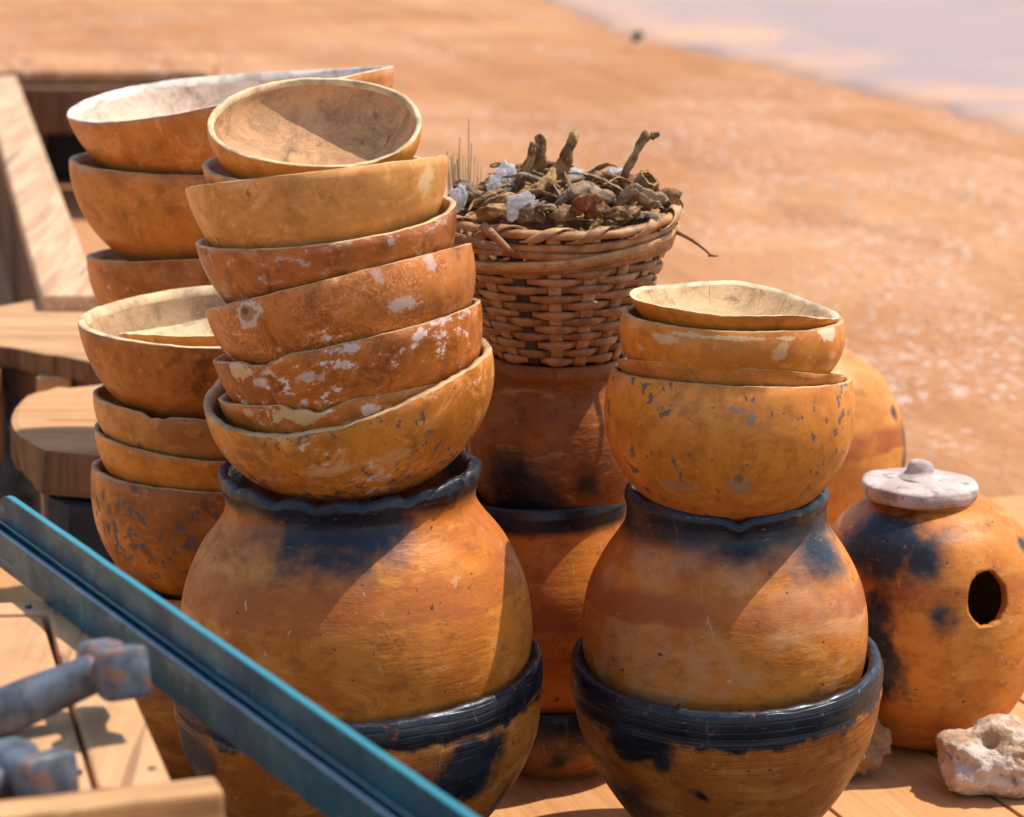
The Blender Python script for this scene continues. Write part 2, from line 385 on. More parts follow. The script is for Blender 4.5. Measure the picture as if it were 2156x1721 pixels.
# ------------------------------------------------------------------ boxes, planks, tubes
def box_mesh(sx, sy, sz, bev=0.003, rough=0.0, seed=0, cuts=(1, 1, 1)):
    bm = bmesh.new(); bmesh.ops.create_cube(bm, size=1)
    for v in bm.verts: v.co = V((v.co.x*sx, v.co.y*sy, v.co.z*sz))
    for ax, nct in enumerate(cuts):
        if nct > 1:
            ed = [e for e in bm.edges if abs((e.verts[0].co-e.verts[1].co).normalized()[ax]) > 0.99]
            bmesh.ops.subdivide_edges(bm, edges=ed, cuts=nct-1, use_grid_fill=True)
    if rough:
        for v in bm.verts:
            q = v.co*14+V((seed*3.1, seed*1.7, 0))
            v.co += V((mn.noise(q), mn.noise(q+V((9, 0, 0))), mn.noise(q+V((0, 9, 0)))))*rough
    if bev:
        ed = [e for e in bm.edges if len(e.link_faces) == 2 and e.calc_face_angle(0) > 0.9]
        bmesh.ops.bevel(bm, geom=ed, offset=bev, segments=2, profile=0.6, affect='EDGES')
    return bm
def bm_obj(name, bm, mat, parent=None, loc=None, rot=None, smooth=False):
    me = bpy.data.meshes.new(name); bm.to_mesh(me); bm.free()
    if mat: me.materials.append(mat)
    if smooth: me.polygons.foreach_set('use_smooth', [True]*len(me.polygons))
    o = bpy.data.objects.new(name, me); col.objects.link(o)
    if parent: o.parent = parent
    if loc is not None: o.location = loc
    if rot is not None: o.rotation_euler = rot
    return o
def tube_mesh(path, radii, n=10, fl=1.0, groove=0.0, noi=0.0, seed=0, cap=True, upv=None):
    """tube along path; fl flattens the section; groove adds lengthwise furrows"""
    verts, faces = [], []
    P = [V(p) for p in path]; m = len(P)
    t = (P[1]-P[0]).normalized(); u = (upv or V((0.13, 0.27, 1))).cross(t)
    if u.length < 1e-3: u = V((1, 0, 0)).cross(t)
    u.normalize()
    for i in range(m):
        t = (P[min(m-1, i+1)]-P[max(0, i-1)]).normalized(); u = (u-t*u.dot(t)).normalized(); w = t.cross(u)
        for k in range(n):
            a = 2*pi*k/n; rr = radii[i] if isinstance(radii, (list, tuple)) else radii
            g = 1+groove*sin(a*3+seed+i*0.15)+groove*0.6*sin(a*5+seed*2-i*0.2)
            if noi: g += noi*mn.noise(V((cos(a)*1.6+seed*7, sin(a)*1.6, i*0.55)))
            verts.append(tuple(P[i]+u*(cos(a)*rr*g)+w*(sin(a)*rr*g*fl)))
    for i in range(m-1):
        for k in range(n):
            k2 = (k+1) % n; faces.append((i*n+k, i*n+k2, (i+1)*n+k2, (i+1)*n+k))
    if cap:
        faces.append(tuple(range(n-1, -1, -1))); faces.append(tuple((m-1)*n+k for k in range(n)))
    return verts, faces
def ribbon_mesh(path, normals, w, t):
    """flat strip with thickness: w across, t thick; normals give the flat side's facing"""
    verts, faces = [], []; m = len(path)
    for i in range(m):
        p = V(path[i]); d = (V(path[min(m-1, i+1)])-V(path[max(0, i-1)])).normalized(); nn = V(normals[i]); nn = (nn-d*nn.dot(d)).normalized(); s = d.cross(nn)
        ww = w[i] if isinstance(w, (list, tuple)) else w
        for (a, b) in ((-0.5, -0.35), (-0.36, 0.42), (0, 0.55), (0.36, 0.42), (0.5, -0.35), (0, -0.5)):
            verts.append(tuple(p+s*(a*ww)+nn*(b*t)))
    for i in range(m-1):
        for k in range(6):
            k2 = (k+1) % 6; faces.append((i*6+k, i*6+k2, (i+1)*6+k2, (i+1)*6+k))
    faces.append((5, 4, 3, 2, 1, 0)); faces.append(tuple((m-1)*6+k for k in range(6)))
    return verts, faces

# ------------------------------------------------------------------ the setting: dirt ground, road, plank platform
def ground_material():
    g = G('dirt', 0.92, 0.12); c = g.co(1.0)
    a = g.noise(c, 0.9, 6, 0.6, 0.4); colr = g.mix(g.step(a, 0.35, 0.65), (0.51, 0.250, 0.114), (0.42, 0.180, 0.074))
    st = g.noise(g.co_along(4, R_(70), (0.28, 1.7, 1)), 3.0, 5, 0.66, 0.5); colr = g.mix(g.step(st, 0.44, 0.64, 0, 0.8), colr, (0.37, 0.160, 0.066))
    pl = g.noise(g.co(6), 1.7, 5, 0.6, 0.5); pm = g.step(pl, 0.43, 0.60)
    sp = g.noise(g.co(7), 34, 4, 0.65); colr = g.mix(g.math('MULTIPLY', g.step(sp, 0.5, 0.66), g.math('MULTIPLY', pm, 0.8)), colr, (0.70, 0.50, 0.40))
    sd = g.noise(g.co(9), 55, 3, 0.6); colr = g.mix(g.step(sd, 0.60, 0.72, 0, 0.5), colr, (0.30, 0.13, 0.06))
    h = g.math('ADD', g.noise(c, 26, 6, 0.65), g.math('MULTIPLY', st, 1.5))
    return g.done(colr, None, g.bump(h, 0.7, 0.02))
def spaced(a, b, st): 
    n = int(round((b-a)/st)); return [a+(b-a)*i/n for i in range(n+1)]
gx = [-900, -300, -100, -40, -15, -8, -5] + spaced(-3.4, 4.6, 0.07) + [7, 10, 18, 45, 110, 300, 900]
gy = [-400, -100, -30, -8, -2, 1, 3] + spaced(3.7, 13.0, 0.07) + [14, 16, 20, 28, 45, 90, 200, 500, 1400]
GZ = -0.055
def ground_h(x, y):
    if y < 3.7 or y > 13 or x < -3.4 or x > 4.6: return GZ
    k = sstep(3.9, 4.6, y)
    q = V((x*0.94+y*0.34, -x*0.34+y*0.94, 0))
    return GZ + k*(0.016*mn.noise(V((q.x*3.2, q.y*0.6, 1)))+0.006*mn.noise(V((x*6, y*6, 2)))+0.003*mn.noise(V((x*17, y*17, 5))))
gv = [(x, y, ground_h(x, y)) for y in gy for x in gx]; nx = len(gx)
gf = [(j*nx+i, j*nx+i+1, (j+1)*nx+i+1, (j+1)*nx+i) for j in range(len(gy)-1) for i in range(nx-1)]
DIRT = ground_material(); tag(link_mesh('dirt_ground', gv, gf, DIRT), kind='structure')

def road_material():
    g = G('asphalt_dusty', 0.85, 0.2); c = g.co(3)
    a = g.noise(c, 1.1, 6, 0.62, 0.4); colr = g.mix(g.step(a, 0.35, 0.65), (0.39, 0.275, 0.235), (0.335, 0.25, 0.24))
    b = g.noise(c, 42, 3, 0.7); colr = g.mix(g.step(b, 0.45, 0.65, 0, 0.5), colr, (0.29, 0.215, 0.20))
    d = g.noise(g.co_along(5, R_(70), (0.3, 1.2, 1)), 2.0, 4, 0.6); colr = g.mix(g.step(d, 0.48, 0.72, 0, 0.3), colr, (0.42, 0.265, 0.19))
    dd_ = g.vmath('DOT_PRODUCT', g.vmath('SUBTRACT', g.tc.outputs['Object'], tuple(E[7])), tuple(rn)); dd_ = g.math('ADD', dd_, g.math('MULTIPLY', g.math('SUBTRACT', g.noise(g.co(9), 1.6, 5, 0.65), 0.5), 2.2))
    colr = g.mix(g.step(dd_, -0.2, 0.7, 0.95, 0), colr, (0.60, 0.33, 0.19))
    return g.done(colr, None, g.bump(b, 0.5, 0.006))
edge_px = [(980, -110), (1080, -45), (1165, 0), (1255, 38), (1345, 76), (1500, 106), (1700, 150), (1900, 204), (2156, 266), (2450, 350), (2900, 500)]
E = [at_z(x, y, -0.028) for x, y in edge_px]
dense = []
for i in range(len(E)-1):
    for k in range(24): dense.append(E[i].lerp(E[i+1], k/24))
rd = (E[8]-E[3]).normalized(); dense = [dense[0]-rd*k for k in (60, 30, 12, 5, 2)]+dense+[E[-1]+rd*k for k in (0, 2, 5, 12, 30, 60)]; rn = V((-rd.y, rd.x, 0)); rn = rn if rn.x > 0 else -rn
rv, rf = [], []
offs = [0, 0.03, 0.12, 0.5, 1.5, 4, 9, 9.2]; no_ = len(offs)
for i, p in enumerate(dense):
    w = 0.07*mn.noise(V((i*0.12, 0, 0)))+0.03*mn.noise(V((i*0.5, 4, 0)))
    for j, d in enumerate(offs):
        q = p+rn*(d+w*max(0, 1-d/0.5))
        rv.append((q.x, q.y, -0.06 if j == 0 else (-0.034 if j == 1 else (-0.024 if j < no_-1 else -0.07))))
no = len(offs)
for i in range(len(dense)-1):
    for j in range(no-1): rf.append((i*no+j, i*no+j+1, (i+1)*no+j+1, (i+1)*no+j))
tag(link_mesh('road', rv, rf, road_material()), kind='structure')

# plank platform: boards run away to the left-back at about twenty degrees
PD = V((0.342, -0.940, 0)); PP = V((0.940, 0.342, 0))
PLANK = [wood_mat('platform_plank_%d' % i, 11+i*3.3, (0.56, 0.275, 0.105), (0.42, 0.175, 0.06), 0, 0.8, 0.7, 0.45, (0.60, 0.30, 0.12)) for i in range(3)]
plat = empty('wooden_platform', (0, 0, 0)); tag(plat, kind='structure')
rnd = random.Random(4)
for k in range(-13, 6):
    p0 = 1.110+0.186*k; pc = p0+0.093
    # back end where Y reaches about 4.05, front end nearer the camera than the picture shows
    def qend(Y): return (Y-pc*PP.y)/PD.y
    q0, q1 = qend(4.05+rnd.uniform(-0.03, 0.05)), qend(0.9)
    L = abs(q1-q0); c = PP*pc+PD*((q0+q1)/2)
    bm = box_mesh(L, 0.1815, 0.04, 0.003, 0.0012, k, (24, 2, 1))
    bm_obj('plank', bm, PLANK[k % 3], plat, V((c.x, c.y, -0.020+rnd.uniform(-0.0015, 0.0)-0.0008)), (rnd.uniform(-0.004, 0.004), 0, atan2(PD.y, PD.x)))

# added dark cloth, unseen below the frame, cutting bounced light on the basins
gc = G('bounce_cut_dark', 0.95, 0.1); m_cl = gc.done(gc.mix(gc.noise(gc.co(3), 6, 4), (0.045, 0.032, 0.030), (0.028, 0.022, 0.024)), None, gc.bump(gc.noise(gc.co(4), 260, 2), 0.4, 0.002))
cv, cf = [], []; CN, CM = 60, 64
for j in range(CM+1):
    for i in range(CN+1):
        x = lerp(-1.1, 1.5, i/CN); y = lerp(1.50, 2.66, j/CM)+0.02*mn.noise(V((x*2.3, 0, 5)))
        fold = abs(mn.noise(V((x*2.2+y*0.8, y*1.4, 2))))*0.020+0.006*(mn.noise(V((x*9, y*7, 1)))+1)
        cv.append((x, y, 0.004+max(0, fold)*(1-sstep(2.25, 2.42, y))))
nb_ = len(cv); cv += [(x, y, z-0.0025) for x, y, z in cv]
for j in range(CM):
    for i in range(CN):
        q = (j*(CN+1)+i, j*(CN+1)+i+1, (j+1)*(CN+1)+i+1, (j+1)*(CN+1)+i); cf.append(q); cf.append(tuple(nb_+k for k in q[::-1]))
tag(link_mesh('bounce_cut_cloth', cv, cf, m_cl), 'unseen dark cloth added in front of the two basins to cut bounced light', 'cloth')

# ------------------------------------------------------------------ gourd materials
def G3(i, base, dark, inner=(0.58, 0.345, 0.175), rim=(0.60, 0.36, 0.165), **k): return (i, base, dark, inner, rim, k)
TAN, TAN_D = (0.60, 0.268, 0.060), (0.47, 0.178, 0.034)
BRN, BRN_D = (0.42, 0.150, 0.028), (0.24, 0.070, 0.012)
OCH, OCH_D = (0.66, 0.285, 0.042), (0.52, 0.190, 0.024)
PAL, PAL_D = (0.70, 0.385, 0.125), (0.60, 0.290, 0.078)

YA, YB, YC, YJ, YE, YL, YK = 2.684, 2.722, 2.98, 3.055, 3.75, 2.96, 3.33
# tall stack standing on the large clay pot, top to bottom
FS = 'gourd bowls stacked on the wide clay pot'
bowl('small gourd bowl tipped forward with its pale inside showing, top of the tallest stack', (440, 252), (887, 262), 95, YA, 158,
     G3(1, OCH, OCH_D, (0.60, 0.325, 0.150), (0.76, 0.52, 0.27), stain=0.3, scuff=0.3), a0=4, th=0.0065, waves=((0.018, 2, 60), (0.01, 3, 20)), seed=1, group=FS)
bowl('brown gourd bowl mostly hidden between the tipped bowl and the cream bowl', (428, 345), (902, 349), 42, YA, 138,
     G3(2, TAN, TAN_D, scuff=0.3), a0=-4, seed=2, group=FS)
bowl('smooth cream-tan gourd bowl with one dark drip mark under its rim', (392, 404), (943, 333), -8, YA, 225,
     G3(3, PAL, PAL_D, (0.68, 0.45, 0.22), (0.72, 0.48, 0.22), stain=0.18, scuff=0.5), a0=-6, boxy=0.74, th=0.006, waves=((0.015, 2, 10),), lump=0.006, marks=((522, 410, 7, 26, (0.22, 0.10, 0.03), 0.75, 0.6), (528, 432, 16, 6, (0.22, 0.10, 0.03), 0.35, 0.3), (455, 508, 8, 10, (0.22, 0.10, 0.03), 0.7, 0.5), (900, 375, 40, 30, (0.78, 0.56, 0.30), 0.6, 0.1),), seed=3, group=FS)
bowl('dark brown gourd bowl with grey scabs, directly under the cream bowl', (413, 514), (962, 430), 40, YA, 232,
     G3(4, BRN, BRN_D, stain=0.85, rim=(0.72, 0.46, 0.21), flake=0.85, scuff=0.55, flake_col=(0.46, 0.38, 0.35)), a0=-3, boxy=0.76, waves=((0.02, 2, 30),), seed=4, group=FS)
bowl('steeply tilted brown gourd bowl with hairy fibrous skin and a knot at left', (432, 653), (993, 513), 5, YA, 236,
     G3(5, (0.54, 0.215, 0.046), (0.36, 0.120, 0.022), flake=0.55, fibre=0.75, stain=0.7, scuff=0.4), a0=2, boxy=0.76, marks=((514, 658, 34, 26, (0.72, 0.60, 0.50), 0.6, 0.75), (514, 655, 20, 15, (0.34, 0.14, 0.05), 0.9, 0.6), (514, 655, 8, 6, (0.10, 0.05, 0.02), 0.9, 0.5), (790, 575, 26, 22, (0.66, 0.54, 0.46), 0.5, 0.5), (905, 555, 14, 20, (0.66, 0.54, 0.46), 0.55, 0.5), (850, 640, 34, 14, (0.72, 0.60, 0.50), 0.6, 0.7),), seed=5, group=FS)
bowl('tilted orange-brown gourd bowl spattered with large white flakes', (450, 758), (1015, 633), 29, YA, 238,
     G3(6, (0.53, 0.192, 0.032), (0.34, 0.105, 0.015), flake=0.82, stain=0.8, scuff=0.35, flake_col=(0.76, 0.68, 0.60)), a0=-2, boxy=0.76, chips=((232, 13, 0.008),), marks=((500, 778, 42, 24, (0.66, 0.42, 0.20), 0.9, 0.85), (640, 795, 40, 16, (0.70, 0.58, 0.48), 0.6, 0.6), (545, 805, 22, 9, (0.70, 0.58, 0.48), 0.65, 0.6), (740, 735, 48, 12, (0.70, 0.58, 0.48), 0.65, 0.6), (560, 785, 16, 8, (0.70, 0.58, 0.48), 0.6, 0.6),), seed=6, group=FS)
bowl('gourd bowl with a broken pale chip in its rim, sunk inside the thick lowest bowl', (462, 838), (1006, 772), 37, YA, 205,
     G3(7, (0.57, 0.228, 0.044), (0.41, 0.142, 0.022), flake=0.85, scuff=0.4), a0=-6, chips=((258, 17, 0.010),), marks=((620, 872, 52, 22, (0.66, 0.42, 0.20), 0.95, 0.85), (790, 862, 46, 14, (0.72, 0.60, 0.50), 0.7, 0.6), (520, 870, 18, 10, (0.66, 0.42, 0.20), 0.8, 0.7),), seed=7, group=FS)
bowl('large thick-walled ochre gourd bowl resting in the mouth of the wide clay pot', (427, 848), (1034, 726), 104, YA, 262,
     G3(8, OCH, OCH_D, spot=0.75, flake=0.35, stain=0.5, scuff=0.75), a0=3, boxy=0.92, th=0.0105, waves=((0.03, 2, 130), (0.02, 3, 200)), rimr=0.002, marks=((910, 912, 11, 10, (0.24, 0.12, 0.05), 0.8, 0.6), (720, 990, 70, 24, (0.70, 0.44, 0.22), 0.55, 0.1), (850, 960, 50, 22, (0.70, 0.44, 0.22), 0.5, 0.1), (560, 1010, 40, 14, (0.70, 0.44, 0.22), 0.5, 0.1), (520, 960, 40, 14, (0.16, 0.08, 0.03), 0.6, 0.3),), seed=8, group=FS)

# stack standing on the second clay pot
RS = 'gourd bowls stacked on the narrower clay pot'
bowl('thin gourd bowl with a wavy rim and pale inside, topping the short stack', (1325, 616), (1767, 655), 34, YB, 120,
     G3(11, OCH, OCH_D, (0.70, 0.44, 0.215), (0.82, 0.60, 0.34), stain=0.2, scuff=0.2), a0=-18, th=0.0055, waves=((0.035, 2, 95), (0.018, 3, 70), (0.01, 5, 10)), seed=11, group=RS)
bowl('ochre gourd bowl with peeling cream scratches near its rim', (1312, 657), (1774, 672), 34, YB, 186,
     G3(12, OCH, OCH_D, flake=0.55, stain=0.25, scuff=0.3, flake_col=(0.74, 0.52, 0.30)), a0=14, boxy=0.92, marks=((1545, 712, 110, 5, (0.66, 0.42, 0.20), 0.85, 0.7), (1395, 712, 30, 10, (0.66, 0.42, 0.20), 0.8, 0.75), (1350, 735, 16, 14, (0.66, 0.42, 0.20), 0.7, 0.7), (1735, 700, 26, 18, (0.74, 0.56, 0.34), 0.85, 0.7), (1640, 740, 18, 20, (0.66, 0.42, 0.20), 0.6, 0.6),), seed=12, group=RS)
bowl('thin gourd bowl showing only a narrow straight rim above the round bowl', (1298, 757), (1781, 794), -1, YB, 168,
     G3(13, TAN, TAN_D, rim=(0.70, 0.42, 0.15), scuff=0.2), a0=-20, th=0.004, seed=13, group=RS, rimr=0.0007)
bowl('deep round ochre gourd bowl with grey pits, resting in the narrower pot', (1288, 778), (1792, 798), 26, YB, 318,
     G3(14, OCH, OCH_D, spot=0.62, stain=0.3, scuff=0.2), a0=18, boxy=0.90, th=0.008, lump=0.006, marks=((1556, 1033, 32, 30, (0.34, 0.23, 0.15), 0.6, 0.5), (1556, 1012, 8, 14, (0.22, 0.10, 0.03), 0.8, 0.5), (1450, 960, 6, 10, (0.22, 0.10, 0.03), 0.8, 0.5), (1328, 915, 6, 10, (0.22, 0.10, 0.03), 0.7, 0.5), (1545, 862, 34, 12, (0.26, 0.18, 0.14), 0.75, 0.7), (1580, 885, 10, 18, (0.26, 0.18, 0.14), 0.75, 0.7), (1425, 1026, 52, 12, (0.34, 0.23, 0.15), 0.5, 0.5), (1635, 812, 30, 6, (0.26, 0.18, 0.14), 0.7, 0.7),), seed=14, group=RS)

# stack behind the bar
LS = 'gourd bowls stacked beside the wide clay pot'
bowl('broken sunlit gourd piece lying inside the wide open bowl', (250, 705), (610, 668), 20, YL, 80,
     G3(21, PAL, PAL_D, (0.74, 0.50, 0.27), (0.80, 0.60, 0.33)), a0=-16, th=0.006, waves=((0.05, 2, 40),), seed=21, group=LS)
bowl('wide open gourd bowl with a thick cream rim, top of the stack beside the pot', (168, 668), (734, 660), 66, YL, 240,
     G3(22, (0.58, 0.238, 0.046), (0.40, 0.138, 0.022), (0.62, 0.385, 0.20), (0.78, 0.55, 0.30), stain=0.8, scuff=0.35), a0=-5, boxy=0.80, th=0.010, waves=((0.02, 2, 45),), seed=22, group=LS)
bowl('mottled tan gourd bowl with a rust-coloured patch and a nicked rim', (200, 822), (684, 858), 42, YL, 180,
     G3(23, (0.60, 0.305, 0.092), (0.47, 0.200, 0.044), spot=0.3, scuff=0.8), a0=-2, boxy=0.88, chips=((250, 9, 0.006),), marks=((372, 918, 26, 22, (0.40, 0.13, 0.025), 0.9, 0.8), (385, 900, 12, 12, (0.40, 0.13, 0.025), 0.85, 0.8),), seed=23, group=LS)
bowl('plain orange gourd bowl sloping down beneath the mottled tan bowl', (202, 893), (694, 948), 48, YL, 180,
     G3(24, OCH, OCH_D, scuff=0.3), a0=-4, boxy=0.9, seed=24, group=LS)
bowl('deep orange gourd bowl covered in black specks, lowest of its stack', (196, 976), (690, 1006), 44, YL, 268,
     G3(25, (0.58, 0.225, 0.034), (0.38, 0.122, 0.018), spot=1.0, stain=0.8, scuff=0.3, rough=0.34), a0=6, boxy=0.72, th=0.010, seed=25, group=LS)

# stack farthest back
KS = 'large gourd bowls in the rear stack'
bowl('very wide gourd bowl with a bleached inside, top of the rear stack', (143, 234), (828, 141), 33, YK, 222,
     G3(31, (0.57, 0.250, 0.058), (0.44, 0.168, 0.033), (0.76, 0.53, 0.38), (0.84, 0.68, 0.55), scuff=0.6), a0=-8, boxy=0.80, th=0.007, waves=((0.035, 2, 135),), seed=31, group=KS)
bowl('tall smooth brown gourd bowl under the very wide bowl', (150, 332), (742, 342), 32, YK, 245,
     G3(32, (0.57, 0.245, 0.052), (0.43, 0.162, 0.030), spot=0.15, scuff=0.3), a0=0, boxy=0.78, th=0.009, seed=32, group=KS)
bowl('brown gourd bowl third from the top of the rear stack', (184, 538), (716, 506), 24, YK, 225,
     G3(33, (0.54, 0.218, 0.044), (0.40, 0.142, 0.025), spot=0.4, flake=0.25, scuff=0.3), a0=2, boxy=0.76, th=0.009, seed=33, group=KS)

# ------------------------------------------------------------------ clay pots
POTS, SAUC = 'round clay pots with soot-black rims', 'clay basins holding the pots'
m_a = clay_mat('clay_wide_pot', 1.0, (0.312, 0.328, 0.022), (0.222, 0.262, 0.6), ((-0.020, -0.140, 0.314, 0.120, 0.70, 0.58), (-0.015, -0.140, 0.326, 0.105, 0.45, 0.50)), streak=0.95, fleck=0.8)
vessel('clay_pot', 'wide orange clay pot with a ragged black rim, behind the blue-green bar', 'pot', 764, YA,
       [(1006, 276), (1018, 277), (1035, 268), (1062, 264), (1092, 280), (1150, 326), (1230, 359), (1310, 370), (1400, 362), (1500, 331), (1580, 272), (1640, 185), (1668, 70), (1670, 0)],
       26, m_a, 1046, POTS, tilt=(-2.5, -1.6), lump=0.010, waves=((0.005, 2, 0),), rough_rim=0.006, seed=2)
m_sa = clay_mat('clay_wide_basin', 2.0, (0.190, 0.197, 0.04), None, ((0.105, -0.135, 0.155, 0.062, 0.5, 0.8), (0.06, -0.15, 0.165, 0.05, 0.8, 0.7), (-0.16, -0.09, 0.165, 0.06, 0.7), (0.145, -0.08, 0.09, 0.022, 0.9, 2.0)), streak=0.8, ragged=0.9, groove=0.165, base=(0.50, 0.150, 0.022), dark=(0.36, 0.092, 0.013))
vessel('clay_basin', 'large clay basin under the wide pot, its rim crossed by the bar', 'basin', 776, YA,
       [(1398, 388), (1412, 391), (1432, 391), (1446, 386), (1460, 388), (1480, 385), (1540, 371), (1600, 344), (1660, 303), (1721, 252), (1775, 196), (1808, 150), (1815, 120), (1816, 0)],
       30, m_sa, 1452, SAUC, tilt=(0.5, -2.2), lump=0.008, rough_rim=0.0025, seed=3)
m_b = clay_mat('clay_narrow_pot', 3.0, (0.236, 0.262, 0.026), (0.178, 0.206, 0.9), ((0.095, -0.075, 0.258, 0.075, 0.85, 0.75), (0.0, -0.11, 0.262, 0.095, 0.9, 0.5)), streak=0.9, pale=0.35)
vessel('clay_pot', 'narrower clay pot with a notched black neck under the round gourd bowl', 'pot', 1522, YB,
       [(1047, 214), (1058, 216), (1078, 210), (1106, 213), (1128, 227), (1170, 256), (1230, 285), (1300, 299), (1370, 298), (1430, 284), (1490, 254), (1560, 188), (1600, 90), (1603, 0)],
       22, m_b, 1116, POTS, tilt=(-3.0, 0), lump=0.009, waves=((0.004, 2, 0),), rough_rim=0.0022, seed=5, dent=(-88, 5, 0.008))
m_sb = clay_mat('clay_second_basin', 4.0, (0.181, 0.190, 0.045), None, ((-0.10, -0.125, 0.180, 0.060, 0.4, 0.5), (-0.10, -0.08, 0.10, 0.06, 0.95), (-0.035, -0.14, 0.125, 0.010, 0.7, 1.4)), streak=0.7, ragged=0.9, groove=0.150, base=(0.50, 0.150, 0.022), dark=(0.36, 0.092, 0.013))
vessel('clay_basin', 'clay basin with a glossy black grooved rim, under the narrower pot', 'basin', 1527, YB,
       [(1374, 323), (1386, 326), (1404, 326), (1418, 323), (1432, 325), (1446, 322), (1500, 312), (1560, 290), (1620, 257), (1680, 214), (1735, 166), (1775, 120), (1785, 95), (1786, 0)],
       28, m_sb, 1452, SAUC, tilt=(3.5, -1.0), lump=0.007, rough_rim=0.0015, seed=6)
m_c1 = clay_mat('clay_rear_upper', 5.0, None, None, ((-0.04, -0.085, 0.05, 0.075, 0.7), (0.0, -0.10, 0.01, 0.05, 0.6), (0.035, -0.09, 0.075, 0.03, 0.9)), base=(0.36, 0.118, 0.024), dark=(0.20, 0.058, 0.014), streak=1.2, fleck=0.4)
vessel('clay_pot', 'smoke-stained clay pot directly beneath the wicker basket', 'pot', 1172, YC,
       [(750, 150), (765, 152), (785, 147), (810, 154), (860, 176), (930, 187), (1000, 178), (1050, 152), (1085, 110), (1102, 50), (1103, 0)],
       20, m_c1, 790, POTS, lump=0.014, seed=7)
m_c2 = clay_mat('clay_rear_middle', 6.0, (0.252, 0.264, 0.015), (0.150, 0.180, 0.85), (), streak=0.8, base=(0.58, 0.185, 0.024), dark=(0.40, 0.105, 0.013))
vessel('clay_pot', 'clay pot with a shiny black lip wedged behind and between the two front pots', 'pot', 1160, YC,
       [(1032, 186), (1044, 189), (1056, 187), (1085, 184), (1120, 194), (1200, 215), (1290, 221), (1370, 208), (1440, 178), (1500, 130), (1530, 60), (1532, 0)],
       20, m_c2, 1078, POTS, tilt=(0, -2.0), lump=0.008, seed=8)
m_c3 = clay_mat('clay_rear_basin', 7.0, (0.040, 0.075, 0.03), None, ((0, -0.09, 0.04, 0.03, 0.8),), base=(0.30, 0.115, 0.035), dark=(0.18, 0.06, 0.02))  # black rim; soot colour carried down the wall stands for the gap's shade
vessel('clay_basin', 'clay basin coloured dark for shade, on the boards in the gap between the front pots', 'basin', 1172, YC,
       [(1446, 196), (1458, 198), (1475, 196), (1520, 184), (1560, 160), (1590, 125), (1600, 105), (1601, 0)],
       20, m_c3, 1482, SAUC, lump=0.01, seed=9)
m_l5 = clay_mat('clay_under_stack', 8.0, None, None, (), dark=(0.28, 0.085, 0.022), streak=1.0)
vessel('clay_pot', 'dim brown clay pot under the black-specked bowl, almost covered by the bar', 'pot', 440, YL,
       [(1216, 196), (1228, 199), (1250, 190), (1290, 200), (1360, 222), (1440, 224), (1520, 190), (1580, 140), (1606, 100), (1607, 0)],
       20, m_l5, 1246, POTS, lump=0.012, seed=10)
m_k4 = clay_mat('clay_under_rear', 9.0, None, None, (), streak=0.8)
vessel('clay_pot', 'tall clay pot holding up the rear stack of gourd bowls, hidden behind it', 'pot', 452, YK,
       [(690, 176), (706, 178), (740, 165), (820, 180), (950, 205), (1100, 212), (1250, 196), (1380, 160), (1465, 115), (1474, 100), (1475, 0)],
       20, m_k4, 730, POTS, lump=0.012, seed=11)
m_e = clay_mat('clay_striped_jar', 10.0, None, (0.182, 0.212, 0.95), ((0.142, -0.035, 0.150, 0.030, 0.35, 2.2), (0.118, -0.05, 0.235, 0.018, 0.5)), base=(0.64, 0.26, 0.055), dark=(0.52, 0.19, 0.035), streak=0.8)
vessel('clay_jar', 'round clay jar with a red stripe and black smear, behind the short bowl stack', 'jar', 1690, YE,
       [(716, 66), (726, 68), (740, 86), (785, 150), (850, 190), (920, 208), (990, 207), (1060, 185), (1120, 148), (1165, 100), (1178, 80), (1180, 0)],
       16, m_e, 732, lump=0.008, seed=12)

# lidded jar with a hole in its side
m_j = clay_mat('clay_holed_jar', 12.0, None, (0.203, 0.222, 0.6), ((-0.068, -0.085, 0.258, 0.078, 0.55, 0.75), (-0.025, -0.10, 0.255, 0.050, 0.8, 0.8), (-0.066, -0.110, 0.140, 0.044, 0.45, 2.1), (0.002, -0.130, 0.190, 0.030, 0.9), (0.105, -0.055, 0.256, 0.016, 0.5, 1.4)),
               base=(0.64, 0.225, 0.034), dark=(0.50, 0.150, 0.020), streak=0.8)
jar, (jh, jr, jm) = vessel('clay_jar', 'round lidded clay jar with an oval hole in its side', 'jar', 1940, YJ,
       [(1048, 106), (1053, 122), (1066, 146), (1100, 189), (1150, 219), (1220, 236), (1300, 241), (1380, 231), (1450, 203), (1505, 160), (1538, 112), (1546, 76), (1547, 0)],
       17, m_j, 1046, lump=0.009, seed=13, rim_name='mouth')
jb = [c for c in jar.children if c.name.startswith('body')][0]
hc = at(2064, 1255, YJ)-jar.location
hole_ctr = at(2060, 1255, YJ-0.10)-jar.location
ax = (hole_ctr-V((0.0, 0.02, hole_ctr.z))).normalized(); ax = V((0.42, -0.90, 0.06)).normalized()
ux = V((0, 0, 1)).cross(ax).normalized(); uy = ax.cross(ux)
cvs, cfs = [], []; NH = 40; hw_, hh_ = 46*jm, 56*jm
for s_ in (0, 1):
    for k in range(NH):
        a = 2*pi*k/NH; w = 1+0.05*mn.noise(V((cos(a)*2.5, sin(a)*2.5, 3)))+0.05*mn.noise(V((cos(a)*7, sin(a)*7, 1)))
        if sin(a) < -0.6: w += 0.06*mn.noise(V((a*9, 0, 0)))
        p = hole_ctr+ux*(cos(a)*hw_*w)+uy*(sin(a)*hh_*w)+ax*(0.07 if s_ else -0.055); cvs.append(tuple(p))
for k in range(NH): k2 = (k+1) % NH; cfs.append((k, k2, NH+k2, NH+k))
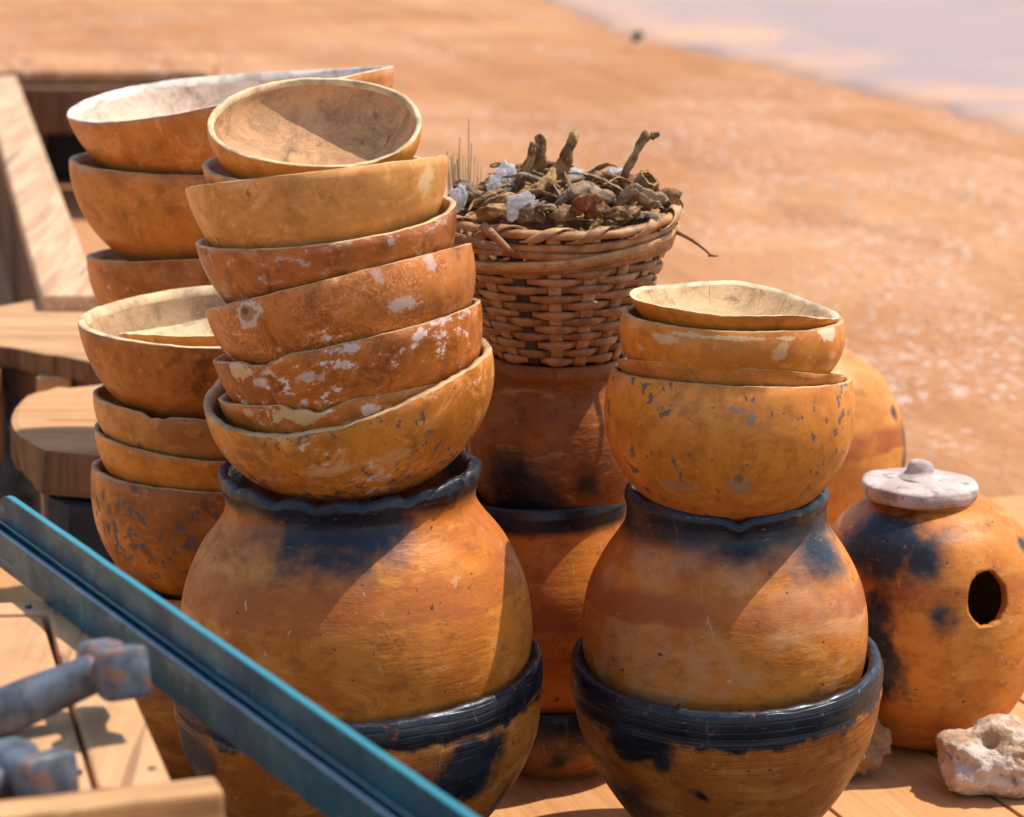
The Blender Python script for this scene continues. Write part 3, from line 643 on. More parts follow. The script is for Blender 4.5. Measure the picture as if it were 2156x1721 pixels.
cfs.append(tuple(range(NH-1, -1, -1))); cfs.append(tuple(NH+k for k in range(NH)))
cut = link_mesh('hole_cutter', cvs, cfs, m_j, smooth=False); cut.location = jar.location
jb.data.attributes.remove(jb.data.attributes['custom_normal']) if 'custom_normal' in jb.data.attributes else None
bpy.context.view_layer.update()
# close the body for the cut: the mouth is a separate part, so use the fast solver-free manifold of the body alone
md = jb.modifiers.new('hole', 'BOOLEAN'); md.operation = 'DIFFERENCE'; md.object = cut; md.solver = 'EXACT'; md.use_hole_tolerant = True
dg = bpy.context.evaluated_depsgraph_get(); nm = bpy.data.meshes.new_from_object(jb.evaluated_get(dg))
jb.modifiers.clear(); jb.data = nm; bpy.data.objects.remove(cut)

gl = G('clay_lid', 0.8, 0.2); c_ = gl.co(2); a_ = gl.noise(c_, 24, 6, 0.62, 0.4)
lc = gl.mix(gl.step(a_, 0.36, 0.62), (0.56, 0.46, 0.41), (0.40, 0.29, 0.23)); lc = gl.mix(gl.step(gl.noise(gl.co(5), 40, 4, 0.6), 0.58, 0.68, 0, 0.7), lc, (0.16, 0.12, 0.12))
m_lid = gl.done(lc, None, gl.bump(gl.noise(c_, 70, 5), 0.6, 0.004))
lp = at(1934, 1046, YJ); lm = mpp(lp)
lid = empty('knobbed_cover', V((lp.x, YJ-0.004, jar.location.z+jh+0.0015)), (R_(-1.5), R_(1), 0)); tag(lid, 'flat chalky clay lid with a stubby knob, on the holed jar', 'lid')
def plain_revolve(name, prof, mat, parent, lump, seed, n=72):
    def dsp(x, y, z, t, i):
        k = 1+lump*mn.noise(V((x*22+seed, y*22, z*30))); return (x*k, y*k, z+lump*0.04*mn.noise(V((x*30, y*30, seed))))
    v, f, ft, _ = ring_mesh(prof, n, dsp, [0]*(len(prof)-1)); return link_mesh(name, v, f, mat, parent)
W = 125*lm
plain_revolve('plate', smooth_profile([(0, 0), (W*0.6, 0), (W*0.9, 0.0005), (W*0.985, 0.007), (W*0.99, 0.014), (W*0.93, 0.0195), (W*0.6, 0.0225), (W*0.24, 0.0245), (0, 0.025)], 4), m_lid, lid, 0.05, 3)
kb = plain_revolve('knob', smooth_profile([(0, -0.004), (W*0.36, -0.003), (W*0.31, 0.001), (W*0.235, 0.006), (W*0.215, 0.013), (W*0.17, 0.0185), (W*0.08, 0.021), (0, 0.0215)], 4), m_lid, lid, 0.10, 8, 40)
kb.location = (0, 0, 0.0243); kb.scale = (1.05, 1.0, 0.95)
#@@OBJECTS
# ------------------------------------------------------------------ wicker basket on the rear pots
def cane_mat(name, seed, base, dark):
    g = G(name, 0.55, 0.4); c = g.co(seed)
    a = g.noise(c, 45, 4, 0.6, 0.4); colr = g.mix(g.step(a, 0.38, 0.68), base, dark)
    b = g.noise(g.co(seed+3, (1, 1, 5)), 60, 3, 0.6); colr = g.mix(g.step(b, 0.52, 0.72, 0, 0.6), colr, tuple(x*0.4 for x in dark))
    return g.done(colr, None, g.bump(b, 0.4, 0.0015))
CANE = [cane_mat('cane_tan', 1, (0.49, 0.240, 0.094), (0.29, 0.120, 0.041)), cane_mat('cane_brown', 2, (0.41, 0.185, 0.070), (0.23, 0.090, 0.031)),
        cane_mat('cane_pale', 3, (0.58, 0.33, 0.15), (0.38, 0.18, 0.07))]
CANE_GAP = cane_mat('cane_gap_block', 5, (0.12, 0.065, 0.035), (0.07, 0.04, 0.022))
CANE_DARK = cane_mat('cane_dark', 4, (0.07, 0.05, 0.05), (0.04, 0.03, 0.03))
BX = 1178
pb, pt = at(BX, 741, YC), at(BX, 443, YC)
bz0, bz1 = pb.z, pt.z; bxm = pb.x
RB, RT = 136*mpp(pb), 246*mpp(pt); BH = bz1-bz0
basket = empty('wicker_basket', V((bxm, YC, bz0)), (0, R_(-1.0), 0)); tag(basket, 'woven cane basket heaped with dried roots, on the rear clay pots', 'basket')
def brad(z): t = z/BH; return lerp(RB, RT, t)*(1+0.035*sin(pi*t))
NS = 18; rnd = random.Random(7)
for k in range(NS):                                # upright stakes
    th = 2*pi*(k+0.35)/NS
    path = [((brad(z))*cos(th), brad(z)*sin(th), z) for z in [BH*i/16 for i in range(17)]]
    nr = [(cos(th), sin(th), -0.35)]*17
    v, f = ribbon_mesh(path, nr, [0.0145+0.002*(i/16) for i in range(17)], 0.0030)
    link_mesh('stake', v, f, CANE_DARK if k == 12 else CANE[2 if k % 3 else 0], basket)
NR = 12; rows_top = BH*0.70
for r in range(NR):                                # woven courses, each one strand
    z0 = 0.004+rows_top*(r+0.3)/NR; amp = 0.0042
    path, nr, ws = [], [], []
    ph = 0.35*2*pi/NS; NP = NS*12
    for i in range(NP):
        t = 2*pi*i/NP; s = cos((t-ph)*NS/2)*(1 if r % 2 else -1)
        s2 = s/(abs(s)**0.35+1e-6)
        zz = z0+0.0012*mn.noise(V((cos(t)*2, sin(t)*2, r*3.7)))+0.0008*sin(t+r)
        rr = brad(zz)+s2*amp+0.001*mn.noise(V((cos(t)*6, sin(t)*6, r*1.7)))
        path.append((rr*cos(t), rr*sin(t), zz)); nr.append((cos(t), sin(t), -0.3))
    path += path[:2]; nr += nr[:2]
    wv = 0.0102+0.001*rnd.uniform(-1, 1)
    v, f = ribbon_mesh(path, nr, [wv*(0.88+0.25*abs(cos((2*pi*i/NP-ph)*NS/2))) for i in range(len(path))], 0.0036)
    link_mesh('woven_strand', v, f, CANE[r % 2], basket)
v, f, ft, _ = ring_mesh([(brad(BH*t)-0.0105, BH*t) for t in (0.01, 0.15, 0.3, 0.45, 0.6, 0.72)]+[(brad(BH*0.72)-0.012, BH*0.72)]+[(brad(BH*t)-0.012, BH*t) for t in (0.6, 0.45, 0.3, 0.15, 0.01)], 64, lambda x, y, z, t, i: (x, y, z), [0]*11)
link_mesh('gap_block', v, f, CANE_GAP, basket)  # added dark sleeve that stops light coming through the weave
def hoop(name, z, dr, w, t, mat, tilt=0.0, ph=0.0, a0=0, a1=2*pi, wob=0.0015):
    path, nr = [], []; n = 120
    for i in range(n+1):
        a = a0+(a1-a0)*i/n; zz = z+tilt*cos(a-ph)+wob*mn.noise(V((a*2, z*60, dr*900))); rr = brad(zz)+dr
        path.append((rr*cos(a), rr*sin(a), zz)); nr.append((cos(a), sin(a), -0.2))
    v, f = ribbon_mesh(path, nr, w, t); return link_mesh(name, v, f, mat, basket)
for i, (zf, dr, w, tl, ph, mi) in enumerate([(0.735, 0.004, 0.011, 0.006, 0.2, 1), (0.765, 0.0075, 0.010, 0.010, 0.1, 0), (0.80, 0.0085, 0.0105, 0.012, 0.3, 2), (0.83, 0.007, 0.010, 0.008, 3.0, 1), (0.895, 0.004, 0.011, 0.003, 1.0, 0), (0.86, -0.005, 0.010, 0.002, 2.0, 1)]):
    hoop('binding_band', BH*zf, dr, w, 0.0035, CANE[mi], tl, ph)
# rim hoop
path = []; n = 120
RZ = BH*0.985
for i in range(n+1):
    a = 2*pi*i/n; zz = RZ+0.003*sin(a*2+1)+0.0015*mn.noise(V((cos(a)*3, sin(a)*3, 2))); rr = brad(BH)+0.002
    path.append((rr*cos(a), rr*sin(a), zz))
v, f = tube_mesh(path, 0.0066, 12, 0.75, 0, 0.05, 1, cap=False, upv=V((0, 0, 1))); link_mesh('rim', v, f, CANE[0], basket)
for k in range(14):                                # strips wrapped over the rim
    a0 = 2*pi*k/14+rnd.uniform(-0.07, 0.07); pathw, nrw = [], []
    for i in range(19):
        u = i/18; a = a0+0.46*u-0.1; phi = R_(-110)+R_(290)*u
        rr = brad(BH)+0.002; zz = RZ+0.003*sin(a*2+1)
        rad = 0.0078; d = V((cos(a)*cos(phi), sin(a)*cos(phi), sin(phi)*0.95))
        pathw.append((rr*cos(a)+d.x*rad, rr*sin(a)+d.y*rad, zz+d.z*rad)); nrw.append(tuple(d))
    v, f = ribbon_mesh(pathw, nrw, 0.012+rnd.uniform(-0.002, 0.002), 0.0022); link_mesh('wrap_strip', v, f, CANE[(k*2) % 3], basket)
# basket floor and two loose ends and a sticking-out twig
v, f, ft, _ = ring_mesh([(0, 0.002), (RB*0.6, 0.002), (RB*0.97, 0.003), (RB*0.97, 0.008), (0, 0.009)], 48, lambda x, y, z, t, i: (x, y, z), [0]*4)
link_mesh('basket_floor', v, f, CANE[1], basket)
def bpt(px, py, Y): return at(px, py, Y)-basket.location
for (a, b, c, w) in [((955, 495, 2.86), (1020, 512, 2.845), (1086, 528, 2.85), 0.011), ((960, 512, 2.865), (1010, 524, 2.85), (1062, 532, 2.848), 0.010), ((1020, 470, 2.858), (1045, 495, 2.848), (1078, 525, 2.846), 0.010)]:
    A, B, C = bpt(*a), bpt(*b), bpt(*c)
    pth = [A.lerp(B, t).lerp(B.lerp(C, t), t) for t in [i/10 for i in range(11)]]
    v, f = ribbon_mesh(pth, [(0, -1, 0.2)]*11, [w*(1-0.5*(i/10)**3) for i in range(11)], 0.0025); link_mesh('loose_strip', v, f, CANE[1], basket)
A, B, C = bpt(1405, 484, 2.95), bpt(1460, 500, 2.94), bpt(1503, 545, 2.93)
pth = [A.lerp(B, t).lerp(B.lerp(C, t), t) for t in [i/10 for i in range(11)]]
v, f = tube_mesh(pth, [0.0032*(1-0.55*i/10) for i in range(11)], 8); tw = link_mesh('loose_strip', v, f, CANE[1], basket)
pth = [C, bpt(1517, 545, 2.93)]; v, f = tube_mesh([pth[0]-V((0.004, 0, -0.001)), pth[0].lerp(pth[1], 0.5), pth[1]], [0.0018, 0.0012, 0.0006], 6); link_mesh('twig_tip', v, f, CANE[1], tw)

# ------------------------------------------------------------------ roots and plastic in the basket
def root_mat(name, seed, base, dark):
    g = G(name, 0.85, 0.2); c = g.co(seed)
    a = g.noise(c, 60, 5, 0.65, 0.6); colr = g.mix(g.step(a, 0.36, 0.66), base, dark)
    b = g.noise(g.co(seed+4), 150, 3, 0.6); colr = g.mix(g.step(b, 0.58, 0.74, 0, 0.7), colr, (0.60, 0.46, 0.31))
    return g.done(colr, None, g.bump(g.math('ADD', a, b), 0.8, 0.003))
ROOT = [root_mat('root_ochre', 1, (0.42, 0.245, 0.095), (0.17, 0.085, 0.035)), root_mat('root_brown', 2, (0.30, 0.155, 0.065), (0.10, 0.05, 0.025)),
        root_mat('root_grey', 3, (0.33, 0.22, 0.13), (0.13, 0.08, 0.05)), root_mat('root_rust', 4, (0.26, 0.095, 0.035), (0.09, 0.035, 0.016))]
def root(label, pts, radii, mat, seed, group='dried roots in the basket', hollow=False, n=22, groove=0.2, name='dried_root', fl=0.62):
    P = [V(p) for p in pts]; dense_, rad_ = [], []
    m = 9
    for i in range(len(P)-1):
        for k in range(m):
            t = k/m; dense_.append(P[i].lerp(P[i+1], t)); rad_.append(lerp(radii[i], radii[i+1], t))
    dense_.append(P[-1]); rad_.append(radii[-1])
    for _ in range(4):
        dense_ = [dense_[0]]+[(dense_[i-1]+dense_[i]*2+dense_[i+1])/4 for i in range(1, len(dense_)-1)]+[dense_[-1]]
    dense_ = [p+V((mn.noise(p*60+V((seed, 0, 0))), mn.noise(p*60+V((0, seed, 5))), mn.noise(p*60+V((7, 0, seed)))))*rad_[i]*0.45 for i, p in enumerate(dense_)]
    c0 = dense_[0].copy(); M_ = len(dense_); verts, faces = [], []
    t = (dense_[1]-dense_[0]).normalized(); u = V((0.13, 0.27, 1)).cross(t).normalized()
    rings = [1.0] if not hollow else [1.0, 0.70]
    rn_ = random.Random(seed*13+1); tw = rn_.uniform(-0.10, 0.10); ph = [rn_.uniform(0, 6.28) for _ in range(4)]
    frames = []
    for i in range(M_):
        t = (dense_[min(M_-1, i+1)]-dense_[max(0, i-1)]).normalized(); u = (u-t*u.dot(t)).normalized(); frames.append((u.copy(), t.cross(u)))
    for ri, rs in enumerate(rings):
        for i in range(M_):
            uu, w = frames[i]; A = tw*i; knob = 1+0.30*mn.noise(V((i*0.33+seed*3.1, seed, 0)))
            endf = 0.62+0.38*min(1, i/1.5, (M_-1-i)/1.5)
            if hollow: endf = 1.0
            for k in range(n):
                a = 2*pi*k/n; b_ = a+A*1.5
                g = knob*(1-groove*abs(sin(2.0*b_+ph[0]))**3-groove*0.7*abs(sin(3.5*b_+ph[1]))**4+0.16*mn.noise(V((cos(b_)*2.2+seed*7, sin(b_)*2.2, i*0.30)))+0.10*mn.noise(V((cos(b_)*5, sin(b_)*5+seed, i*0.8))))
                r_ = rad_[i]*g*rs*endf; x, y = cos(a)*r_, sin(a)*r_*fl
                x, y = x*cos(A)-y*sin(A), x*sin(A)+y*cos(A)
                verts.append(tuple(dense_[i]-c0+uu*x+w*y))
    def grid(off, flip):
        for i in range(M_-1):
            for k in range(n):
                k2 = (k+1) % n; q = (off+i*n+k, off+i*n+k2, off+(i+1)*n+k2, off+(i+1)*n+k); faces.append(q[::-1] if flip else q)
    grid(0, False)
    if hollow:
        off = M_*n; grid(off, True)
        for e in (0, M_-1):
            for j in range(n):
                j2 = (j+1) % n; q = (e*n+j, off+e*n+j, off+e*n+j2, e*n+j2); faces.append(q if e else q[::-1])
    else:
        faces.append(tuple(range(n-1, -1, -1))); faces.append(tuple((M_-1)*n+k for k in range(n)))
    o = link_mesh(name, verts, faces, mat, loc=c0); return tag(o, label, 'root', group)
mr = mpp(at(BX, 400, YC))
def rp(px, py, dy=0.0): return at(px, py, YC+dy)
root('thick split root standing upright in the middle of the basket', [rp(1150, 425), rp(1172, 380), rp(1195, 320), rp(1216, 276)], [0.0105, 0.0115, 0.0105, 0.0095], ROOT[0], 1, groove=0.3)
root('folded root strip standing up beside the crumpled bag', [rp(1080, 420, -0.02), rp(1100, 370, -0.02), rp(1118, 320, -0.02), rp(1124, 300, -0.02)], [0.010, 0.0085, 0.007, 0.006], ROOT[0], 2, groove=0.3)
root('dark curled strip leaning on the folded root, near the crumpled bag', [rp(1110, 390, 0.0), rp(1132, 350, 0.0), rp(1140, 310, 0.0), rp(1132, 284, 0.0)], [0.008, 0.009, 0.008, 0.006], ROOT[1], 3, groove=0.25)
root('thin twisted root standing highest over the right side of the basket', [rp(1305, 400), rp(1325, 352), rp(1345, 308), rp(1366, 280)], [0.0085, 0.008, 0.0065, 0.0085], ROOT[0], 4, groove=0.35)
root('short splayed root end at the tip of the thin twisted root', [rp(1358, 288), rp(1372, 286), rp(1388, 281)], [0.005, 0.0045, 0.003], ROOT[2], 5)
root('hollow curled bark tube opening upward beside the thin twisted root', [rp(1325, 420, -0.03), rp(1348, 395, -0.04), rp(1366, 372, -0.05)], [0.010, 0.012, 0.016], ROOT[0], 6, hollow=True, n=20, groove=0.22, fl=0.65)
root('knobbly grey-brown root lump overhanging the basket rim at right', [rp(1392, 440, -0.01), rp(1405, 420, -0.01), rp(1414, 396, -0.01)], [0.012, 0.016, 0.010], ROOT[1], 7, groove=0.14)
root('long dark root lying level across the back of the heap', [rp(1215, 400, 0.02), rp(1260, 378, 0.02), rp(1310, 388, 0.02), rp(1350, 398, 0.02)], [0.010, 0.013, 0.012, 0.009], ROOT[1], 8)
root('scaly bark-covered root arched over the rust-coloured pieces', [rp(1170, 440, -0.08), rp(1205, 402, -0.08), rp(1250, 396, -0.08), rp(1290, 425, -0.08)], [0.008, 0.012, 0.0125, 0.009], ROOT[2], 9, groove=0.1)
root('pale bent root with a looped end near the rim', [rp(1300, 430, -0.09), rp(1325, 402, -0.09), rp(1350, 410, -0.09), rp(1395, 432, -0.08)], [0.008, 0.011, 0.010, 0.011], ROOT[2], 10, hollow=True)
root('slanting broad root leaning against the thick upright root', [rp(1092, 430, -0.05), rp(1130, 400, -0.05), rp(1165, 362, -0.03)], [0.013, 0.014, 0.010], ROOT[0], 11, groove=0.24)
for i, (x, y, r) in enumerate([(1235, 438, 0.017), (1262, 448, 0.014), (1185, 450, 0.015), (1120, 458, 0.015), (1300, 452, 0.013), (1150, 446, 0.011)]):
    root(['folded rust-brown root chunk in the front centre of the heap', 'small rust-brown chunk beside the folded one', 'rough round root knob at the front rim', 'flat grey root knob below the clear bag', 'dark round root stub in front of the pale bent root', 'brown root stub between the clear bag and the rust-brown chunk'][i],
         [rp(x-26, y+12, -0.10), rp(x-8, y-6, -0.11), rp(x+10, y-8, -0.105), rp(x+26, y+8, -0.095)], [r*0.35, r*0.8, r*0.72, r*0.4], ROOT[3 if i < 2 else (1 if i in (2, 4) else 2)], 30+i, groove=0.2)
for i, (x0, y0, x1, y1, r, dy, mi) in enumerate([(1012, 412, 1060, 385, 0.010, -0.02, 0), (1000, 428, 1062, 402, 0.008, -0.06, 0), (1020, 440, 1092, 415, 0.009, -0.08, 0), (975, 405, 1025, 420, 0.011, -0.03, 2), (1005, 452, 1066, 440, 0.008, -0.11, 0), (985, 432, 1040, 405, 0.009, 0.0, 0), (960, 388, 1000, 402, 0.011, 0.0, 2), (1010, 398, 1068, 378, 0.008, 0.03, 0)]):
    root('tangled light ochre root in the bunch at the bowl side of the basket', [rp(x0, y0, dy), rp((x0+x1)/2, (y0+y1)/2-6, dy-0.01), rp(x1, y1, dy)], [r, r*1.1, r*0.7], ROOT[mi], 50+i, group='tangled ochre roots beside the bowls', groove=0.26)
rnd = random.Random(21)
for i in range(46):                                # the heap below
    a = rnd.uniform(0, 2*pi); q = sqrt(rnd.random())*0.84*RT; h = 0.034*(1-(q/RT)**2)
    c = V((bxm+q*cos(a), YC+q*sin(a), bz1-0.016+h+rnd.uniform(-0.014, 0.006)))
    a2 = a+rnd.uniform(0.7, 2.4); d = V((cos(a2), sin(a2), rnd.uniform(-0.3, 0.45))).normalized()
    ln = rnd.uniform(0.03, 0.062)*(1-0.45*q/RT); r = rnd.uniform(0.0045, 0.0088); w = V((-d.y, d.x, 0))*rnd.uniform(-0.012, 0.012)
    root('short gnarled brown root packed in the middle of the basket heap', [c-d*ln, c-d*ln*0.3+w+V((0, 0, rnd.uniform(-0.004, 0.008))), c+d*ln*0.4-w*0.5, c+d*ln], [r*0.7, r*1.15, r*0.9, r*rnd.uniform(0.35, 0.9)], ROOT[rnd.choice([0, 0, 1, 1, 2, 3])], 100+i, group='gnarled roots packed in the basket', n=16, groove=0.3, hollow=rnd.random() < 0.3)
for i in range(26):                                # thin strands tangled over the heap
    a = rnd.uniform(0, 2*pi); q = sqrt(rnd.random())*0.72*RT; h = 0.036*(1-(q/RT)**2)
    c = V((bxm+q*cos(a), YC+q*sin(a), bz1+0.002+h+rnd.uniform(0, 0.010))); a2 = rnd.uniform(0, 2*pi); d = V((cos(a2), sin(a2)*0.6, rnd.uniform(-0.2, 0.35))).normalized()
    ln = rnd.uniform(0.03, 0.055); r = rnd.uniform(0.0022, 0.0046); w = V((-d.y, d.x, 0.4))*rnd.uniform(-0.012, 0.012)
    root('thin curled root strand lying loose on top of the basket heap', [c-d*ln-V((0, 0, 0.012)), c-d*ln*0.3+w, c+d*ln*0.4-w, c+d*ln-V((0, 0, 0.008))], [r*0.8, r*1.2, r, r*0.5], ROOT[rnd.choice([0, 0, 0, 1, 2])], 300+i, group='thin root strands on the heap', n=12, groove=0.3, fl=0.5)
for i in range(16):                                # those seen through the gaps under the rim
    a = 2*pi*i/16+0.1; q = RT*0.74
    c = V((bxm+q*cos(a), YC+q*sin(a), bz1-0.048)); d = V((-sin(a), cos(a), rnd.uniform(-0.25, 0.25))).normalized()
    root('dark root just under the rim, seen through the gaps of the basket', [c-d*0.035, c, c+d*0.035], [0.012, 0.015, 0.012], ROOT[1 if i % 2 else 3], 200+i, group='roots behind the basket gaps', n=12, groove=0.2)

def film_mat():
    m = bpy.data.materials.new('plastic_film'); m.use_nodes = True; nt = m.node_tree; N = nt.nodes; b = N['Principled BSDF']
    b.inputs['Base Color'].default_value = (0.62, 0.60, 0.62, 1); b.inputs['Roughness'].default_value = 0.45; b.inputs['Specular IOR Level'].default_value = 0.4
    tr = N.new('ShaderNodeBsdfTranslucent'); tr.inputs[0].default_value = (0.8, 0.8, 0.82, 1)
    tp = N.new('ShaderNodeBsdfTransparent'); m1 = N.new('ShaderNodeMixShader'); m1.inputs[0].default_value = 0.4
    m2 = N.new('ShaderNodeMixShader'); m2.inputs[0].default_value = 0.42
    L = nt.links.new; L(b.outputs[0], m1.inputs[1]); L(tr.outputs[0], m1.inputs[2]); L(m1.outputs[0], m2.inputs[1]); L(tp.outputs[0], m2.inputs[2]); L(m2.outputs[0], N['Material Output'].inputs[0])
    return m
FILM = film_mat()
def bag(label, p, size, seed, rot=0.0):
    bm = bmesh.new(); bmesh.ops.create_icosphere(bm, subdivisions=3, radius=1)
    for v in bm.verts:
        q = v.co.copy(); k = 1+0.55*mn.noise(q*1.7+V((seed, 0, 0)))+0.4*mn.turbulence(q*2.2+V((0, seed, 0)), 3, True)-0.25
        v.co = V((q.x*size[0]*k, q.y*size[1]*k, q.z*size[2]*k))
    o = bm_obj('plastic_bag', bm, FILM, None, p, (0, rot, seed)); return tag(o, label, 'bag', 'scraps of plastic among the roots')
bag('white crumpled plastic bag bulging left of the upright roots', rp(1068, 378, -0.015), (0.014, 0.012, 0.018), 1.3)
bag('clear grey plastic bag tucked against the front rim of the basket', rp(1100, 434, -0.10), (0.022, 0.008, 0.014), 2.9, 0.4)
bag('white plastic scrap wrapped round roots close to the bowls', rp(964, 418, -0.05), (0.010, 0.010, 0.014), 4.4)
bag('white plastic scrap behind the thick upright root', rp(1205, 372, 0.03), (0.020, 0.012, 0.010), 5.7)
bag('white plastic scrap peeping out beside the thin twisted root', rp(1296, 372, 0.03), (0.014, 0.010, 0.010), 7.1)
bag('torn plastic shred under the crumpled bag', rp(1040, 398, -0.04), (0.008, 0.008, 0.014), 8.2)

# ------------------------------------------------------------------ straw bundle behind the basket
STRAW = G('straw', 0.7, 0.3); STRAW = STRAW.done(STRAW.mix(STRAW.noise(STRAW.co(2), 40, 3), (0.50, 0.31, 0.14), (0.25, 0.14, 0.06)))
sb = at_z(985, 1500, 0.0); sb = V((at(978, 400, 3.17).x, 3.17, 0.0)); straw = empty('straw_bundle', sb); tag(straw, 'bundle of thin dry straw stalks sticking up between the cream bowl and basket', 'straw')
rnd = random.Random(9)
tops = [(987, 250), (968, 290), (942, 318), (1000, 330), (955, 322), (962, 335), (975, 328), (1007, 345), (950, 330), (981, 335), (993, 300), (945, 340), (970, 345), (958, 345), (1014, 350), (965, 322), (948, 352), (984, 350)]
for (tx, ty) in tops:
    T = at(tx, ty, 3.17+rnd.uniform(-0.02, 0.02))-sb; Bp = V((rnd.uniform(-0.02, 0.02), rnd.uniform(-0.02, 0.02), 0))
    Mid = Bp.lerp(T, 0.55)+V((rnd.uniform(-0.006, 0.006), 0, 0))
    v, f = tube_mesh([Bp, Bp.lerp(Mid, 0.5), Mid, Mid.lerp(T, 0.6), T], [0.0024, 0.0023, 0.002, 0.0016, 0.0008], 6); link_mesh('stalk', v, f, STRAW, straw)

# ------------------------------------------------------------------ stones
def stone_mat(name, seed, a, b, c):
    g = G(name, 0.88, 0.2); k = g.co(seed); n1 = g.noise(k, 22, 6, 0.65, 0.8); colr = g.mix(g.step(n1, 0.36, 0.62), a, b)
    n2 = g.noise(g.co(seed+3), 48, 5, 0.65, 0.5); colr = g.mix(g.step(n2, 0.56, 0.68, 0, 0.8), colr, c)
    return g.done(colr, None, g.bump(g.math('ADD', n1, n2), 0.9, 0.008))
ST_PALE = stone_mat('stone_pale', 1, (0.60, 0.46, 0.36), (0.40, 0.23, 0.12), (0.20, 0.12, 0.07))
ST_BRN = stone_mat('stone_brown', 2, (0.40, 0.22, 0.11), (0.26, 0.125, 0.055), (0.46, 0.33, 0.23))
ST_DARK = stone_mat('stone_dark', 3, (0.10, 0.095, 0.10), (0.055, 0.05, 0.055), (0.16, 0.14, 0.14))
def stone(label, p, size, mat, seed, rough=0.35, pits=(), name='stone', group='loose stones', rotz=0.0, sub=5):
    bm = bmesh.new(); bmesh.ops.create_icosphere(bm, subdivisions=sub, radius=1)
    zs = []
    for v in bm.verts:
        q = v.co.normalized(); k = 1+rough*(mn.noise(q*1.3+V((seed, 0, 0)))*1.1+0.5*mn.noise(q*3+V((0, seed, 0)))+0.25*mn.noise(q*7+V((0, 0, seed)))+0.12*mn.noise(q*16))
        for (pd, pw, dd) in pits:
            a = q.angle(V(pd)); k -= dd*math.exp(-(a/pw)**2)
        v.co = V((q.x*size[0]*k, q.y*size[1]*k, q.z*size[2]*k)); zs.append(v.co.z)
    zmin = min(zs)*0.82
    for v in bm.verts: v.co.z = max(v.co.z, zmin)-zmin
    o = bm_obj(name, bm, mat, None, p, (0, 0, rotz), True); return tag(o, label, 'stone', group)
p = at_z(2096, 1668, 0.0); stone('pale pitted rock with a deep cleft, on the boards in front of the holed jar', V((p.x, p.y+0.01, 0.001)), (0.060, 0.048, 0.042), ST_PALE, 3.3, 0.30,
      (((-0.25, -0.55, 0.75), 0.30, 0.50), ((0.15, -0.95, -0.2), 0.22, 0.28), ((-0.5, -0.8, 0.1), 0.16, 0.16), ((0.5, -0.8, 0.35), 0.2, 0.22)))
p = at_z(1792, 1628, 0.0); stone('brown angular stone half hidden behind the second basin', V((p.x, p.y, 0.001)), (0.030, 0.028, 0.036), ST_BRN, 8.1, 0.6)
p = at_z(1945, 1585, 0.0); stone('small shadowed pebble wedged under the front of the holed jar', V((p.x+0.03, p.y+0.012, 0.001)), (0.022, 0.016, 0.014), ST_BRN, 5.2, 0.4, sub=4)
p = at_z(1343, 86, -0.05); stone('lone dark stone lying on the dirt near the road edge', V((p.x, p.y, -0.06)), (0.020, 0.020, 0.026), ST_DARK, 1.9, 0.3, sub=3)
for i, (x, y, r) in enumerate([(28, 860, 0.075), (0, 930, 0.09), (70, 940, 0.06)]):
    p = at(x, y, 3.95+0.04*i); stone(['dark grey rough rock between the two wooden stools', 'dark grey rough rock at the left picture edge below the splintered stool', 'smaller dark rock behind the log stool'][i], V((p.x-0.03, p.y, 0.001)), (r, r, r*1.35), ST_DARK, 11+i*2.3, 0.45, group='dark rocks by the stools', sub=4)
# gravel over the dirt
rnd = random.Random(33); pv, pf = [], []
ico = bmesh.new(); bmesh.ops.create_icosphere(ico, subdivisions=1, radius=1); iv = [v.co.copy() for v in ico.verts]; jf = [tuple(v.index for v in f.verts) for f in ico.faces]; ico.free()
cnt = 0
while cnt < 6000:
    y = rnd.uniform(4.15, 8.5); x = rnd.uniform(-0.6, 0.21*y+0.1)
    if mn.noise(V((x*1.3, y*0.8, 7)))+0.25*mn.noise(V((x*5, y*5, 1))) < rnd.uniform(-0.35, 0.35): continue
    if (V((x, y, 0))-E[6]).dot(rn) > -0.35: continue
    r = 0.0025+0.006*rnd.random()**3; b0 = len(pv); z = ground_h(x, y)
    for q in iv: pv.append((x+q.x*r*rnd.uniform(0.7, 1.3), y+q.y*r*rnd.uniform(0.7, 1.3), z+r*0.1+q.z*r*0.45))
    pf += [tuple(b0+i for i in t) for t in jf]; cnt += 1
gm = G('gravel', 0.9, 0.15); gm = gm.done(gm.mix(gm.step(gm.noise(gm.co(1), 21, 1), 0.4, 0.6), (0.70, 0.54, 0.43), (0.56, 0.35, 0.21)))
tag(link_mesh('gravel', pv, pf, gm, smooth=False), 'small pale gravel strewn over the orange dirt', 'gravel', kind='stuff')

